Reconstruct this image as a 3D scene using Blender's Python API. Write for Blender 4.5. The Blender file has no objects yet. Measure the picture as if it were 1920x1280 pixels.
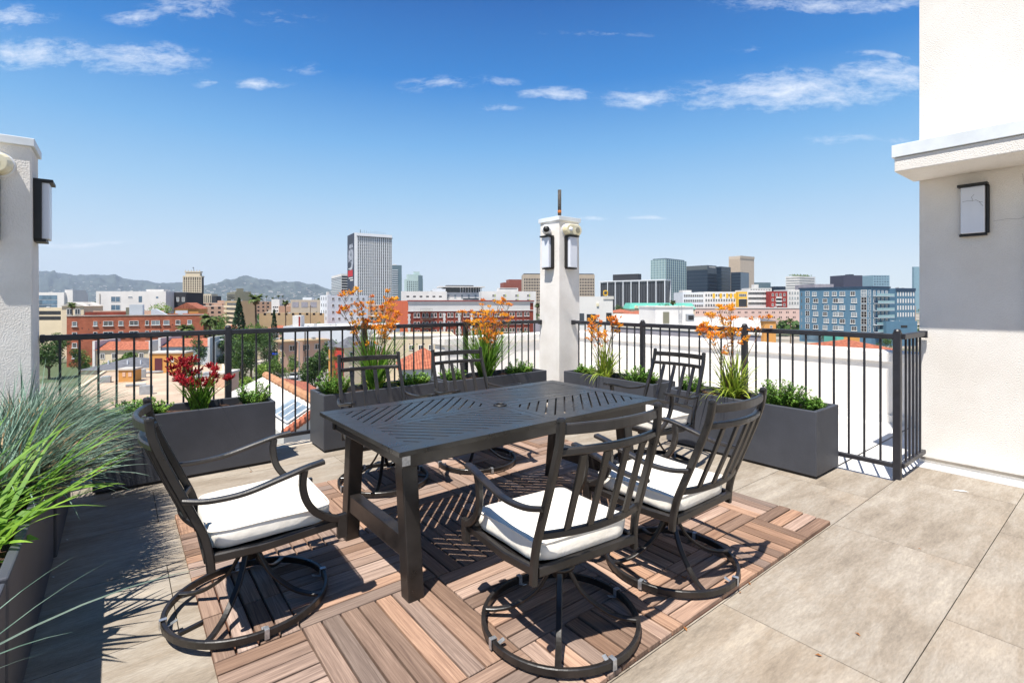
import bpy, math, random
from math import sin, cos, pi, radians, sqrt, tan, atan2, hypot
from mathutils import Vector, Matrix
random.seed(11)
sc = bpy.context.scene
COL = sc.collection

# ------------------------------------------------------------------ camera, sky, sun, exposure
FPX, HZ, CH = 938.0, 565.0, 1.365
YAW = radians(51.75)
FW = Vector((cos(YAW), sin(YAW), 0)); RT = Vector((sin(YAW), -cos(YAW), 0))
cd = bpy.data.cameras.new('camera'); cam = bpy.data.objects.new('camera', cd); COL.objects.link(cam)
cam.location = (0, 0, CH); cam.rotation_euler = (pi/2, 0, YAW - pi/2)
cd.sensor_width = 36; cd.lens = 36*FPX/1920; cd.shift_y = -(640-HZ)/1920
cd.clip_start = 0.05; cd.clip_end = 40000
sc.camera = cam
sc.view_settings.view_transform = 'Standard'; sc.view_settings.look = 'None'
sc.view_settings.exposure = 0.78; sc.view_settings.gamma = 1
SUNV = Vector((-0.42, -0.17, 1.0)).normalized()
sl = bpy.data.lights.new('sun', 'SUN'); sl.energy = 4.8; sl.angle = radians(0.53); sl.color = (1, .955, .88)
so = bpy.data.objects.new('sun', sl); COL.objects.link(so); so.rotation_euler = SUNV.to_track_quat('Z', 'Y').to_euler()
so.location = (-4, -2, 12)

def W(px, d, z=0.0):
    r = (px-960)/FPX*d
    v = FW*d + RT*r
    return Vector((v.x, v.y, z))
def zat(py, d): return CH - (py-HZ)*d/FPX

wo = bpy.data.worlds.new('World'); sc.world = wo; wo.use_nodes = True
nt = wo.node_tree; nt.nodes.clear()
def N(nt, t, **kw):
    n = nt.nodes.new(t)
    for k, v in kw.items():
        if k.startswith('i_'): n.inputs[int(k[2:])].default_value = v
        else: setattr(n, k, v)
    return n
def L(nt, a, b): nt.links.new(a, b)
def M(nt, op, a, b=None, c=None, clamp=False):
    n = nt.nodes.new('ShaderNodeMath'); n.operation = op; n.use_clamp = clamp
    for i, v in enumerate((a, b, c)):
        if v is None: continue
        if isinstance(v, (int, float)): n.inputs[i].default_value = v
        else: L(nt, v, n.inputs[i])
    return n.outputs[0]
sky = N(nt, 'ShaderNodeTexSky', sky_type='NISHITA', sun_disc=False)
sky.sun_elevation = math.asin(SUNV.z); sky.sun_rotation = atan2(SUNV.x, SUNV.y)
sky.altitude = 60; sky.air_density = 1.0; sky.dust_density = 0.35; sky.ozone_density = 2.2
tc = N(nt, 'ShaderNodeTexCoord')
dF = N(nt, 'ShaderNodeVectorMath', operation='DOT_PRODUCT'); dF.inputs[1].default_value = FW; L(nt, tc.outputs['Generated'], dF.inputs[0])
dR = N(nt, 'ShaderNodeVectorMath', operation='DOT_PRODUCT'); dR.inputs[1].default_value = RT; L(nt, tc.outputs['Generated'], dR.inputs[0])
sp = N(nt, 'ShaderNodeSeparateXYZ'); L(nt, tc.outputs['Generated'], sp.inputs[0])
fpos = M(nt, 'MAXIMUM', dF.outputs['Value'], 0.02)
cu = M(nt, 'DIVIDE', dR.outputs['Value'], fpos); cv = M(nt, 'DIVIDE', sp.outputs[2], fpos)
uv = N(nt, 'ShaderNodeCombineXYZ'); L(nt, cu, uv.inputs[0]); L(nt, cv, uv.inputs[1])
wn = N(nt, 'ShaderNodeTexNoise'); wn.inputs['Scale'].default_value = 5; wn.inputs['Detail'].default_value = 3; L(nt, uv.outputs[0], wn.inputs['Vector'])
wm = N(nt, 'ShaderNodeVectorMath', operation='MULTIPLY_ADD'); L(nt, wn.outputs['Color'], wm.inputs[0]); wm.inputs[1].default_value = (.09, .05, 0); L(nt, uv.outputs[0], wm.inputs[2])
clouds = [(60,95,140,30,1), (260,108,130,34,1), (30,28,80,24,.8), (255,32,60,18,.9), (360,18,100,26,.75), (400,148,50,10,.55), (490,153,60,12,.8), (560,130,45,12,.5),
 (1040,176,75,17,1), (1195,182,90,20,.9), (1480,175,230,40,1.1), (1660,145,110,36,1), (1560,6,240,22,.8), (820,156,85,18,.55), (1640,108,70,9,.7),
 (1570,263,100,10,.5), (1218,412,50,5,.9), (1115,411,35,4,.8), (160,457,110,6,.9), (935,159,50,10,.6), (1690,266,40,10,.5), (930,204,60,8,.55), (520,28,90,16,.35), (1130,60,120,9,.3), (1400,95,60,8,.3),
 (-300,120,200,60,1),(2300,150,250,60,1)]
acc = None
for (x, y, a, b, s) in clouds:
    vs = N(nt, 'ShaderNodeVectorMath', operation='SUBTRACT'); L(nt, wm.outputs[0], vs.inputs[0]); vs.inputs[1].default_value = ((x-960)/FPX+.045, (HZ-y)/FPX+.025, 0)
    ml = N(nt, 'ShaderNodeVectorMath', operation='MULTIPLY'); L(nt, vs.outputs[0], ml.inputs[0]); ml.inputs[1].default_value = (FPX/a/1.2, FPX/b/1.2, 0)
    ln = N(nt, 'ShaderNodeVectorMath', operation='LENGTH'); L(nt, ml.outputs[0], ln.inputs[0])
    m = M(nt, 'MULTIPLY', M(nt, 'SUBTRACT', 1.0, ln.outputs['Value'], clamp=True), s)
    acc = m if acc is None else M(nt, 'MAXIMUM', acc, m)
mp = N(nt, 'ShaderNodeMapping'); mp.inputs['Scale'].default_value = (17, 46, 1); mp.inputs['Rotation'].default_value = (0, 0, .12); L(nt, wm.outputs[0], mp.inputs[0])
cn = N(nt, 'ShaderNodeTexNoise'); cn.inputs['Scale'].default_value = 1.0; cn.inputs['Detail'].default_value = 9; cn.inputs['Roughness'].default_value = .72; L(nt, mp.outputs[0], cn.inputs['Vector'])
cden = M(nt, 'MULTIPLY', M(nt, 'SUBTRACT', M(nt, 'ADD', M(nt, 'MULTIPLY', acc, .42), M(nt, 'MULTIPLY', cn.outputs[0], 1.25)), .70, clamp=True), 1.55)
cden = M(nt, 'MULTIPLY', M(nt, 'MINIMUM', cden, .8), M(nt, 'MULTIPLY', acc, 3, clamp=True))
cden = M(nt, 'MULTIPLY', cden, M(nt, 'GREATER_THAN', dF.outputs['Value'], .05))
hs = N(nt, 'ShaderNodeHueSaturation'); hs.inputs['Saturation'].default_value = 1.22; hs.inputs['Hue'].default_value = .497; L(nt, sky.outputs[0], hs.inputs['Color'])
mix = N(nt, 'ShaderNodeMix', data_type='RGBA'); 
el = N(nt, 'ShaderNodeValToRGB'); ee = el.color_ramp.elements
ee[0].position = 0; ee[0].color = (.46, .51, .54, 1); ee[1].position = 1; ee[1].color = (.003, .05, .18, 1)
for ps, c in ((.06, (.41,.475,.53,1)), (.12, (.31,.42,.52,1)), (.20, (.20,.35,.505,1)), (.29, (.10,.26,.475,1)), (.40, (.014,.135,.385,1)), (.52, (.002,.07,.265,1))):
    x = ee.new(ps); x.color = c
L(nt, sp.outputs[2], el.inputs[0])
e10 = N(nt, 'ShaderNodeVectorMath', operation='SCALE'); e10.inputs['Scale'].default_value = 10; L(nt, el.outputs[0], e10.inputs[0])
m0 = N(nt, 'ShaderNodeMix', data_type='RGBA'); m0.inputs[0].default_value = .95; L(nt, hs.outputs[0], m0.inputs[6]); L(nt, e10.outputs[0], m0.inputs[7])
L(nt, cden, mix.inputs[0]); L(nt, m0.outputs[2], mix.inputs[6]); mix.inputs[7].default_value = (5.6, 5.9, 6.4, 1)
bg = N(nt, 'ShaderNodeBackground'); bg.inputs[1].default_value = .105; L(nt, mix.outputs[2], bg.inputs[0])
ow = N(nt, 'ShaderNodeOutputWorld'); L(nt, bg.outputs[0], ow.inputs[0])

# ------------------------------------------------------------------ helpers
def lin(h):
    if isinstance(h, tuple): return h if len(h) == 4 else (*h, 1)
    h = h.lstrip('#'); o = []
    for i in (0, 2, 4):
        c = int(h[i:i+2], 16)/255; o.append(c/12.92 if c <= .04045 else ((c+.055)/1.055)**2.4)
    return (*o, 1)
def sc_(c, k): return (min(c[0]*k, 1), min(c[1]*k, 1), min(c[2]*k, 1), 1)
def mat(name, col, col2=None, rough=.7, metal=0, scale=4, detail=5, stretch=(1,1,1), bump=0, bscale=60, bdist=.01, island=0, objrand=0, coord='Object', spec=.5, contrast=(.35,.65), trans=0):
    m = bpy.data.materials.new(name); m.use_nodes = True; t = m.node_tree; p = t.nodes['Principled BSDF']
    c1 = lin(col); c2 = lin(col2) if col2 else sc_(c1, .8)
    tcn = N(t, 'ShaderNodeTexCoord'); mpn = N(t, 'ShaderNodeMapping'); mpn.inputs['Scale'].default_value = stretch
    L(t, tcn.outputs[coord], mpn.inputs[0])
    no = N(t, 'ShaderNodeTexNoise'); no.inputs['Scale'].default_value = scale; no.inputs['Detail'].default_value = detail; no.inputs['Roughness'].default_value = .6
    L(t, mpn.outputs[0], no.inputs['Vector'])
    cr = N(t, 'ShaderNodeValToRGB'); cr.color_ramp.elements[0].position = contrast[0]; cr.color_ramp.elements[1].position = contrast[1]
    cr.color_ramp.elements[0].color = c2; cr.color_ramp.elements[1].color = c1; L(t, no.outputs[0], cr.inputs[0])
    out = cr.outputs[0]
    if island or objrand:
        if island: rn = N(t, 'ShaderNodeNewGeometry').outputs['Random Per Island']
        else: rn = N(t, 'ShaderNodeObjectInfo').outputs['Random']
        k = island or objrand
        v = M(t, 'MULTIPLY_ADD', rn, 2*k, 1-k)
        h = N(t, 'ShaderNodeHueSaturation'); L(t, out, h.inputs['Color']); L(t, v, h.inputs['Value']); out = h.outputs[0]
    L(t, out, p.inputs['Base Color'])
    p.inputs['Roughness'].default_value = rough; p.inputs['Metallic'].default_value = metal; p.inputs['Specular IOR Level'].default_value = spec
    if trans:
        p.inputs['Subsurface Weight'].default_value = 0
        tr = N(t, 'ShaderNodeBsdfTranslucent'); L(t, out, tr.inputs[0]); ms = N(t, 'ShaderNodeMixShader'); ms.inputs[0].default_value = trans
        L(t, p.outputs[0], ms.inputs[1]); L(t, tr.outputs[0], ms.inputs[2]); L(t, ms.outputs[0], t.nodes['Material Output'].inputs[0])
    if bump:
        bn = N(t, 'ShaderNodeTexNoise'); bn.inputs['Scale'].default_value = bscale; bn.inputs['Detail'].default_value = 3; L(t, mpn.outputs[0], bn.inputs['Vector'])
        b = N(t, 'ShaderNodeBump'); b.inputs['Strength'].default_value = bump; b.inputs['Distance'].default_value = bdist; L(t, bn.outputs[0], b.inputs['Height']); L(t, b.outputs[0], p.inputs['Normal'])
    return m

def roughvar(m, lo, hi):
    t = m.node_tree; p = t.nodes['Principled BSDF']; no = [n for n in t.nodes if n.type == 'TEX_NOISE'][0]
    L(t, M(t, 'MULTIPLY_ADD', no.outputs[0], (hi-lo)*1.6, lo-(hi-lo)*.3), p.inputs['Roughness'])
class MB:
    def __init__(s): s.v = []; s.f = []; s.m = []; s.mi = 0
    def add(s, vs, fs):
        o = len(s.v); s.v += [tuple(v) for v in vs]; s.f += [tuple(i+o for i in f) for f in fs]; s.m += [s.mi]*len(fs)
    def box(s, x0, y0, z0, x1, y1, z1):
        s.add([(x0,y0,z0),(x1,y0,z0),(x1,y1,z0),(x0,y1,z0),(x0,y0,z1),(x1,y0,z1),(x1,y1,z1),(x0,y1,z1)],
              [(0,3,2,1),(4,5,6,7),(0,1,5,4),(1,2,6,5),(2,3,7,6),(3,0,4,7)])
    def sweep(s, pts, sec, up=(0,0,1), closed=False, cap=True):
        """sec: list of (side,up) offsets, or function(t)->list"""
        pts = [Vector(p) for p in pts]; n = len(pts); up = Vector(up); rings = []
        for i, p in enumerate(pts):
            if closed: t = pts[(i+1) % n]-pts[i-1]
            else: t = pts[min(i+1, n-1)]-pts[max(i-1, 0)]
            t.normalize(); sd = t.cross(up)
            if sd.length < 1e-4: sd = t.cross(Vector((0,1,0)))
            sd.normalize(); u = sd.cross(t).normalized()
            q = sec(i/(n-1)) if callable(sec) else sec
            rings.append([p+sd*a+u*b for a, b in q])
        k = len(rings[0]); vs = [v for r in rings for v in r]; fs = []
        for i in range(n if closed else n-1):
            j = (i+1) % n
            for q in range(k): fs.append((i*k+q, j*k+q, j*k+(q+1) % k, i*k+(q+1) % k))
        if cap and not closed: fs.append(tuple(range(k))); fs.append(tuple((n-1)*k+q for q in reversed(range(k))))
        s.add(vs, fs)
    def tube(s, pts, r, n=8, **kw):
        f = r if callable(r) else (lambda t: r)
        s.sweep(pts, lambda t: [(f(t)*cos(2*pi*q/n), f(t)*sin(2*pi*q/n)) for q in range(n)], **kw)
    def bar(s, pts, w, h, c=.2, **kw):
        a, b, e = w/2, h/2, min(w, h)*c
        s.sweep(pts, [(-a+e,-b),(a-e,-b),(a,-b+e),(a,b-e),(a-e,b),(-a+e,b),(-a,b-e),(-a,-b+e)], **kw)
    def lathe(s, prof, c=(0,0,0), n=20):
        vs = [(c[0]+r*cos(2*pi*q/n), c[1]+r*sin(2*pi*q/n), c[2]+z) for r, z in prof for q in range(n)]
        fs = [(i*n+q, i*n+(q+1) % n, (i+1)*n+(q+1) % n, (i+1)*n+q) for i in range(len(prof)-1) for q in range(n)]
        s.add(vs, fs)
    def prism(s, poly, z0, z1):
        n = len(poly); s.add([(x,y,z0) for x,y in poly]+[(x,y,z1) for x,y in poly],
            [tuple(reversed(range(n))), tuple(range(n, 2*n))]+[(i,(i+1) % n, n+(i+1) % n, n+i) for i in range(n)])
    def quad(s, a, b, c, d): s.add([a,b,c,d], [(0,1,2,3)])
    def build(s, name, m, parent=None, bevel=0, smooth=False, loc=None, rotz=None):
        me = bpy.data.meshes.new(name); me.from_pydata(s.v, [], s.f)
        ms = m if isinstance(m, (list, tuple)) else [m]
        for x in ms: me.materials.append(x)
        if len(ms) > 1: me.polygons.foreach_set('material_index', s.m)
        if smooth: me.polygons.foreach_set('use_smooth', [True]*len(me.polygons))
        me.update()
        o = bpy.data.objects.new(name, me); COL.objects.link(o)
        if parent: o.parent = parent
        if loc is not None: o.location = loc
        if rotz is not None: o.rotation_euler = (0, 0, rotz)
        if bevel:
            b = o.modifiers.new('bevel', 'BEVEL'); b.width = bevel; b.segments = 2; b.limit_method = 'ANGLE'; b.angle_limit = radians(40)
        return o
def tag(o, label=None, cat=None, group=None, kind=None):
    if label: o['label'] = label
    if cat: o['category'] = cat
    if group: o['group'] = group
    if kind: o['kind'] = kind
    return o
def empty(name, loc=(0,0,0), rz=0, label=None, cat=None, group=None):
    o = bpy.data.objects.new(name, None); COL.objects.link(o); o.location = loc; o.rotation_euler = (0,0,rz); o.empty_display_size = .1
    return tag(o, label, cat, group)
def kids(o): return [c for c in bpy.data.objects if c.parent is o]
def link_copy(ob, parent=None, loc=None, rz=None):
    c = ob.copy(); COL.objects.link(c)
    if parent: c.parent = parent
    if loc is not None: c.location = loc
    if rz is not None: c.rotation_euler = (0,0,rz)
    return c
def copy_tree(o, parent=None, ch=None):
    c = link_copy(o, parent)
    for k in kids(o): copy_tree(k, c)
    return c
def struct(name, mb, m, **kw): return tag(mb.build(name, m, **kw), kind='structure')
def lerp(a, b, t): return a+(b-a)*t
def R_(a, b): return random.uniform(a, b)

# ------------------------------------------------------------------ materials
M_metal = mat('charcoal metal', '#2a2624', '#1d1b1a', rough=.3, scale=14, bump=.12, bscale=220, bdist=.002, spec=.55)
M_metal2 = mat('charcoal metal slats', '#33322f', '#1b1a19', rough=.27, contrast=(.3,.72), detail=12, scale=9, bump=.15, bscale=180, bdist=.002)
roughvar(M_metal,.22,.5); roughvar(M_metal2,.18,.48)
M_rail = mat('dark railing paint', '#2d2d33', '#242429', rough=.4, scale=20, bump=.08, bscale=150, bdist=.002)
M_cush = mat('cream canvas', '#efe9df', '#e4ddd0', rough=.95, scale=5, bump=.5, bscale=14, bdist=.012, spec=.2)
M_silver = mat('galvanised steel', '#c9ccd0', '#9fa3a8', rough=.35, metal=.7, scale=60)
M_plant = mat('grey fibre planter', '#4a4c53', '#393b41', rough=.55, scale=2.2, detail=12, contrast=(.3,.75), bump=.3, bscale=90, bdist=.003)
M_plantedge = M_plant
M_soil = mat('mulch', '#6a4a38', '#2e2018', rough=1, scale=60, detail=8, bump=1, bscale=120, bdist=.02)
M_stucco = mat('white stucco', '#e9e4de', '#d3ccc3', rough=.95, contrast=(.22,.6), detail=9, scale=2.2, bump=.9, bscale=110, bdist=.006, spec=.2)
M_stucco2 = mat('warm stucco', '#e8e3dc', '#d8d1c8', rough=.95, contrast=(.22,.65), detail=9, scale=1.6, bump=.9, bscale=130, bdist=.006, spec=.2)
M_flash = mat('painted flashing', '#dfe3e6', '#cfd4d8', rough=.5, scale=4)
M_membrane = mat('white roof membrane', '#e8e6e3', '#cfccc7', rough=.8, scale=2.5, detail=8)
M_black = mat('black fixture metal', '#1d1b1a', '#141312', rough=.5)
M_diff = mat('frosted diffuser', '#dfe2ea', '#d2d6e0', rough=.35, scale=2)
M_ivory = mat('aged ivory plastic', '#e6dfc6', '#d8cba4', rough=.45, scale=9)
M_white = mat('white plastic', '#e9eaec', '#dcdde0', rough=.4)
M_pipe = mat('weathered pipe', '#5a544e', '#2c2a28', rough=.8, scale=60, contrast=(.45,.55))
M_orange = mat('orange spray paint', '#d07a2a', '#a85a20', rough=.8, scale=60)
M_glass = mat('dark window glass', '#39424d', '#20262d', rough=.12, scale=.5, objrand=.45, spec=.9)
M_frame = mat('white window frame', '#d9d8d4', '#cfcdc9', rough=.7)

# ------------------------------------------------------------------ terrace floor
GZ = -17.0
def stone_mat():
    m = bpy.data.materials.new('stone paving'); m.use_nodes = True; t = m.node_tree; p = t.nodes['Principled BSDF']
    g = N(t, 'ShaderNodeNewGeometry'); tcn = N(t, 'ShaderNodeTexCoord')
    off = N(t, 'ShaderNodeVectorMath', operation='MULTIPLY_ADD'); 
    cb = N(t, 'ShaderNodeCombineXYZ'); L(t, g.outputs['Random Per Island'], cb.inputs[2])
    off.inputs[1].default_value = (0,0,9); L(t, cb.outputs[0], off.inputs[0]); L(t, tcn.outputs['Object'], off.inputs[2])
    mp_ = N(t, 'ShaderNodeMapping'); mp_.inputs['Scale'].default_value = (1.0, 4.2, 1); mp_.inputs['Rotation'].default_value = (0,0,.3); L(t, off.outputs[0], mp_.inputs[0])
    n1 = N(t, 'ShaderNodeTexNoise'); n1.inputs['Scale'].default_value = 1.6; n1.inputs['Detail'].default_value = 10; n1.inputs['Roughness'].default_value = .78; n1.inputs['Distortion'].default_value = .15; L(t, mp_.outputs[0], n1.inputs['Vector'])
    r1 = N(t, 'ShaderNodeValToRGB'); e = r1.color_ramp.elements; e[0].position = .3; e[0].color = lin('#766c60'); e[1].position = .72; e[1].color = lin('#aea393')
    x = e.new(.45); x.color = lin('#8e8375'); x = e.new(.58); x.color = lin('#9c9387'); L(t, n1.outputs[0], r1.inputs[0])
    n2 = N(t, 'ShaderNodeTexNoise'); n2.inputs['Scale'].default_value = 1.2; n2.inputs['Detail'].default_value = 5; L(t, off.outputs[0], n2.inputs['Vector'])
    f2 = N(t, 'ShaderNodeMapRange'); f2.inputs[1].default_value = .55; f2.inputs[2].default_value = .75; f2.inputs[4].default_value = .3; L(t, n2.outputs[0], f2.inputs[0])
    mx = N(t, 'ShaderNodeMix', data_type='RGBA'); L(t, f2.outputs[0], mx.inputs[0]); L(t, r1.outputs[0], mx.inputs[6]); mx.inputs[7].default_value = lin('#a8937a')
    n3 = N(t, 'ShaderNodeTexNoise'); n3.inputs['Scale'].default_value = 26; n3.inputs['Detail'].default_value = 6; n3.inputs['Roughness'].default_value = .7; L(t, mp_.outputs[0], n3.inputs['Vector'])
    h = N(t, 'ShaderNodeHueSaturation'); L(t, mx.outputs[2], h.inputs['Color']); L(t, M(t, 'MULTIPLY_ADD', n3.outputs[0], .9, .55), h.inputs['Value'])
    L(t, h.outputs[0], p.inputs['Base Color']); p.inputs['Roughness'].default_value = .72; p.inputs['Specular IOR Level'].default_value = .3
    b = N(t, 'ShaderNodeBump'); b.inputs['Strength'].default_value = .5; b.inputs['Distance'].default_value = .005; L(t, n3.outputs[0], b.inputs['Height']); L(t, b.outputs[0], p.inputs['Normal'])
    return m
M_stone = stone_mat()
fl = MB(); g = .002
rows = [-3.36+.65*i for i in range(14)]
for i, y0 in enumerate(rows):
    y1 = y0+.65
    xe = 5.2 if y0 < 1.0 else 4.64
    if y0 > 4.7: continue
    y1 = min(y1, 4.99)
    x = (2.15 if i % 2 == 0 else 1.5)-1.3*6
    while x < xe:
        a, b = max(x, -2.4), min(x+1.3, xe)
        if b-a > .02: fl.box(a+g, y0+g, -.03, b-g, y1-g, 0)
        x += 1.3
struct('terrace_floor', fl, M_stone)
ub = MB(); ub.box(-2.4, -3.36, -.30, 4.62, 4.97, -.012); ub.box(4.62, -3.36, -.30, 5.18, 1.18, -.012); struct('terrace_slab', ub, mat('joint grout', '#4b443c', '#3a342e', rough=1, scale=20))
wf = MB(); wf.box(4.645, 1.19, -.3, 7.0, 7.1, -.035); wf.box(4.2, 4.99, -.3, 4.645, 7.1, -.035); wf.box(5.204, -3.3, -.3, 5.372, 1.19, .004)
struct('roof_membrane_floor', wf, M_membrane)
# joints in the membrane
gl = MB(); gl.box(4.66, 1.62, -.034, 6.9, 1.632, -.031); struct('membrane_seam', gl, M_black)
# concrete ledge below left railing
lg = MB(); lg.box(-.5, 4.995, -.4, 4.19, 5.16, -.004); struct('terrace_kerb', lg, mat('pale kerb', '#cbbfae', '#a89c8b', rough=.9, scale=6))

# wood decking: real boards laid in basket pattern
def wood_mat():
    m = bpy.data.materials.new('weathered teak'); m.use_nodes = True; t = m.node_tree; p = t.nodes['Principled BSDF']
    g_ = N(t, 'ShaderNodeNewGeometry'); tcn = N(t, 'ShaderNodeTexCoord'); at = N(t, 'ShaderNodeUVMap')
    cb = N(t, 'ShaderNodeCombineXYZ'); L(t, M(t, 'MULTIPLY', g_.outputs['Random Per Island'], 40), cb.inputs[2])
    ad = N(t, 'ShaderNodeVectorMath', operation='ADD'); L(t, at.outputs[0], ad.inputs[0]); L(t, cb.outputs[0], ad.inputs[1])
    mp_ = N(t, 'ShaderNodeMapping'); mp_.inputs['Scale'].default_value = (3.0, 90, 1); L(t, ad.outputs[0], mp_.inputs[0])
    n1 = N(t, 'ShaderNodeTexNoise'); n1.inputs['Scale'].default_value = 1.0; n1.inputs['Detail'].default_value = 8; n1.inputs['Roughness'].default_value = .65; n1.inputs['Distortion'].default_value = 1.2; L(t, mp_.outputs[0], n1.inputs['Vector'])
    r1 = N(t, 'ShaderNodeValToRGB'); e = r1.color_ramp.elements; e[0].position = .28; e[0].color = lin('#6d5040'); e[1].position = .75; e[1].color = lin('#b08b70'); x = e.new(.5); x.color = lin('#8f6e57'); L(t, n1.outputs[0], r1.inputs[0])
    rr = g_.outputs['Random Per Island']
    h = N(t, 'ShaderNodeHueSaturation'); L(t, r1.outputs[0], h.inputs['Color']); L(t, M(t, 'MULTIPLY_ADD', rr, .8, .6), h.inputs['Value']); L(t, M(t, 'MULTIPLY_ADD', M(t, 'FRACT', M(t, 'MULTIPLY', rr, 17.3)), .35, .6), h.inputs['Saturation'])
    L(t, h.outputs[0], p.inputs['Base Color']); p.inputs['Roughness'].default_value = .75; p.inputs['Specular IOR Level'].default_value = .25
    b = N(t, 'ShaderNodeBump'); b.inputs['Strength'].default_value = .5; b.inputs['Distance'].default_value = .003; L(t, n1.outputs[0], b.inputs['Height']); L(t, b.outputs[0], p.inputs['Normal'])
    return m
M_wood = wood_mat()
xs = [.28, .595, 1.225, 1.855, 2.485, 3.115, 3.43]; ys = [1.195, 1.505, 2.15, 2.8, 3.45, 3.80]
wb = MB(); uvs = []
for i in range(6):
    for j in range(5):
        x0, x1, y0, y1 = xs[i], xs[i+1], ys[j], ys[j+1]
        along_y = (i+j) % 2 == 0
        span = (x1-x0) if along_y else (y1-y0); n = max(1, round(span/.079)); w = span/n
        ln = (y1-y0) if along_y else (x1-x0); nl = 2 if (ln > .5 and (i*7+j*3) % 5 in (1, 4)) else 1
        for k in range(n):
            for q in range(nl):
                a0 = q*ln/nl; a1 = (q+1)*ln/nl; zt = .022+R_(-.0015, .0015); e = .0045
                if along_y: bx = (x0+k*w+e, y0+a0+.002, x0+(k+1)*w-e, y0+a1-.002)
                else: bx = (x0+a0+.002, y0+k*w+e, x0+a1-.002, y0+(k+1)*w-e)
                c = .0025
                X0, Y0, X1, Y1 = bx
                wb.add([(X0,Y0,.004),(X1,Y0,.004),(X1,Y1,.004),(X0,Y1,.004),(X0,Y0,zt-c),(X1,Y0,zt-c),(X1,Y1,zt-c),(X0,Y1,zt-c),(X0+c,Y0+c,zt),(X1-c,Y0+c,zt),(X1-c,Y1-c,zt),(X0+c,Y1-c,zt)],
                  [(0,1,5,4),(1,2,6,5),(2,3,7,6),(3,0,4,7),(4,5,9,8),(5,6,10,9),(6,7,11,10),(7,4,8,11),(8,9,10,11)])
                uvs += [along_y]*9
wd = struct('wood_decking', wb, M_wood)
ul = wd.data.uv_layers.new(name='UVMap'); me = wd.data
for p_, al in zip(me.polygons, uvs):
    for li in p_.loop_indices:
        v = me.vertices[me.loops[li].vertex_index].co
        ul.data[li].uv = (v.y, v.x) if al else (v.x, v.y)
wu = MB(); wu.box(.283, 1.198, .0015, 3.427, 3.797, .0045); struct('decking_base', wu, mat('dark teak base', '#6b3d26', '#3a2418', rough=.9, scale=10))

# ------------------------------------------------------------------ planters and soil
def planter(x0, y0, x1, y1, label, z=.52, rz=0):
    t = .032; cx, cy = (x0+x1)/2, (y0+y1)/2; a, b = (x1-x0)/2, (y1-y0)/2
    r = empty('planter', (cx, cy, 0), rz, label, 'planter', 'grey rectangular planters round the terrace')
    m = MB(); ch = .02
    o = [(-a,-b),(a,-b),(a,b),(-a,b)]; i = [(-a+t,-b+t),(a-t,-b+t),(a-t,b-t),(-a+t,b-t)]
    V = [(x,y,ch) for x,y in o]+[(x,y,z) for x,y in o]+[(x,y,z) for x,y in i]+[(x,y,z-.13) for x,y in i]
    F = []
    for k in range(4):
        q = (k+1) % 4; F += [(k,q,4+q,4+k),(4+k,4+q,8+q,8+k),(8+k,8+q,12+q,12+k)]
    F += [(3,2,1,0)]
    m.add(V, F); m.build('box', M_plant, r, bevel=.006)
    s = MB(); n = 14; nx = max(4, int(a*2/.06)); ny = max(4, int(b*2/.06)); base = len(s.v)
    vs = [(-a+t+(2*a-2*t)*u/nx, -b+t+(2*b-2*t)*v/ny, z-.055+R_(-.012, .012)) for v in range(ny+1) for u in range(nx+1)]
    s.add(vs, [(v*(nx+1)+u, v*(nx+1)+u+1, (v+1)*(nx+1)+u+1, (v+1)*(nx+1)+u) for v in range(ny) for u in range(nx)])
    for _ in range(int(260*a)):
        x, y = R_(-a+t, a-t), R_(-b+t, b-t); q = R_(.006, .016); an = R_(0, pi); dx, dy = q*cos(an), q*sin(an)
        zz = z-.05+R_(0, .008); s.quad((x-dx,y-dy,zz),(x+dy*.4,y-dx*.4,zz+.004),(x+dx,y+dy,zz+.006),(x-dy*.4,y+dx*.4,zz))
    s.build('soil', M_soil, r)
    f = MB(); f.box(-a+.02, -b+.02, .0015, a-.02, b-.02, ch+.001); f.build('foot', M_black, r)
    return r
planter(-.14, 4.58, 1.055, 5.0, 'grey planter holding the red flowers by the left railing')
planter(1.455, 4.58, 2.70, 4.99, 'grey planter with tall orange flowers behind the left back chair')
planter(2.745, 4.56, 4.14, 4.98, 'grey planter left of the white corner column')
planter(4.27, 3.10, 4.66, 4.40, 'grey planter right of the white corner column')
planter(4.20, 1.565, 4.65, 2.90, 'grey planter at the right end behind the right near chair', rz=0)
planter(-.74, 3.55, -.25, 4.52, 'dark planter under the blue grass along the left edge')
planter(-.75, 2.16, -.262, 3.52, 'dark planter in the bottom left corner of the view')
planter(-.75, .8, -.265, 2.13, 'dark planter beside the camera at far left')

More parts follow.
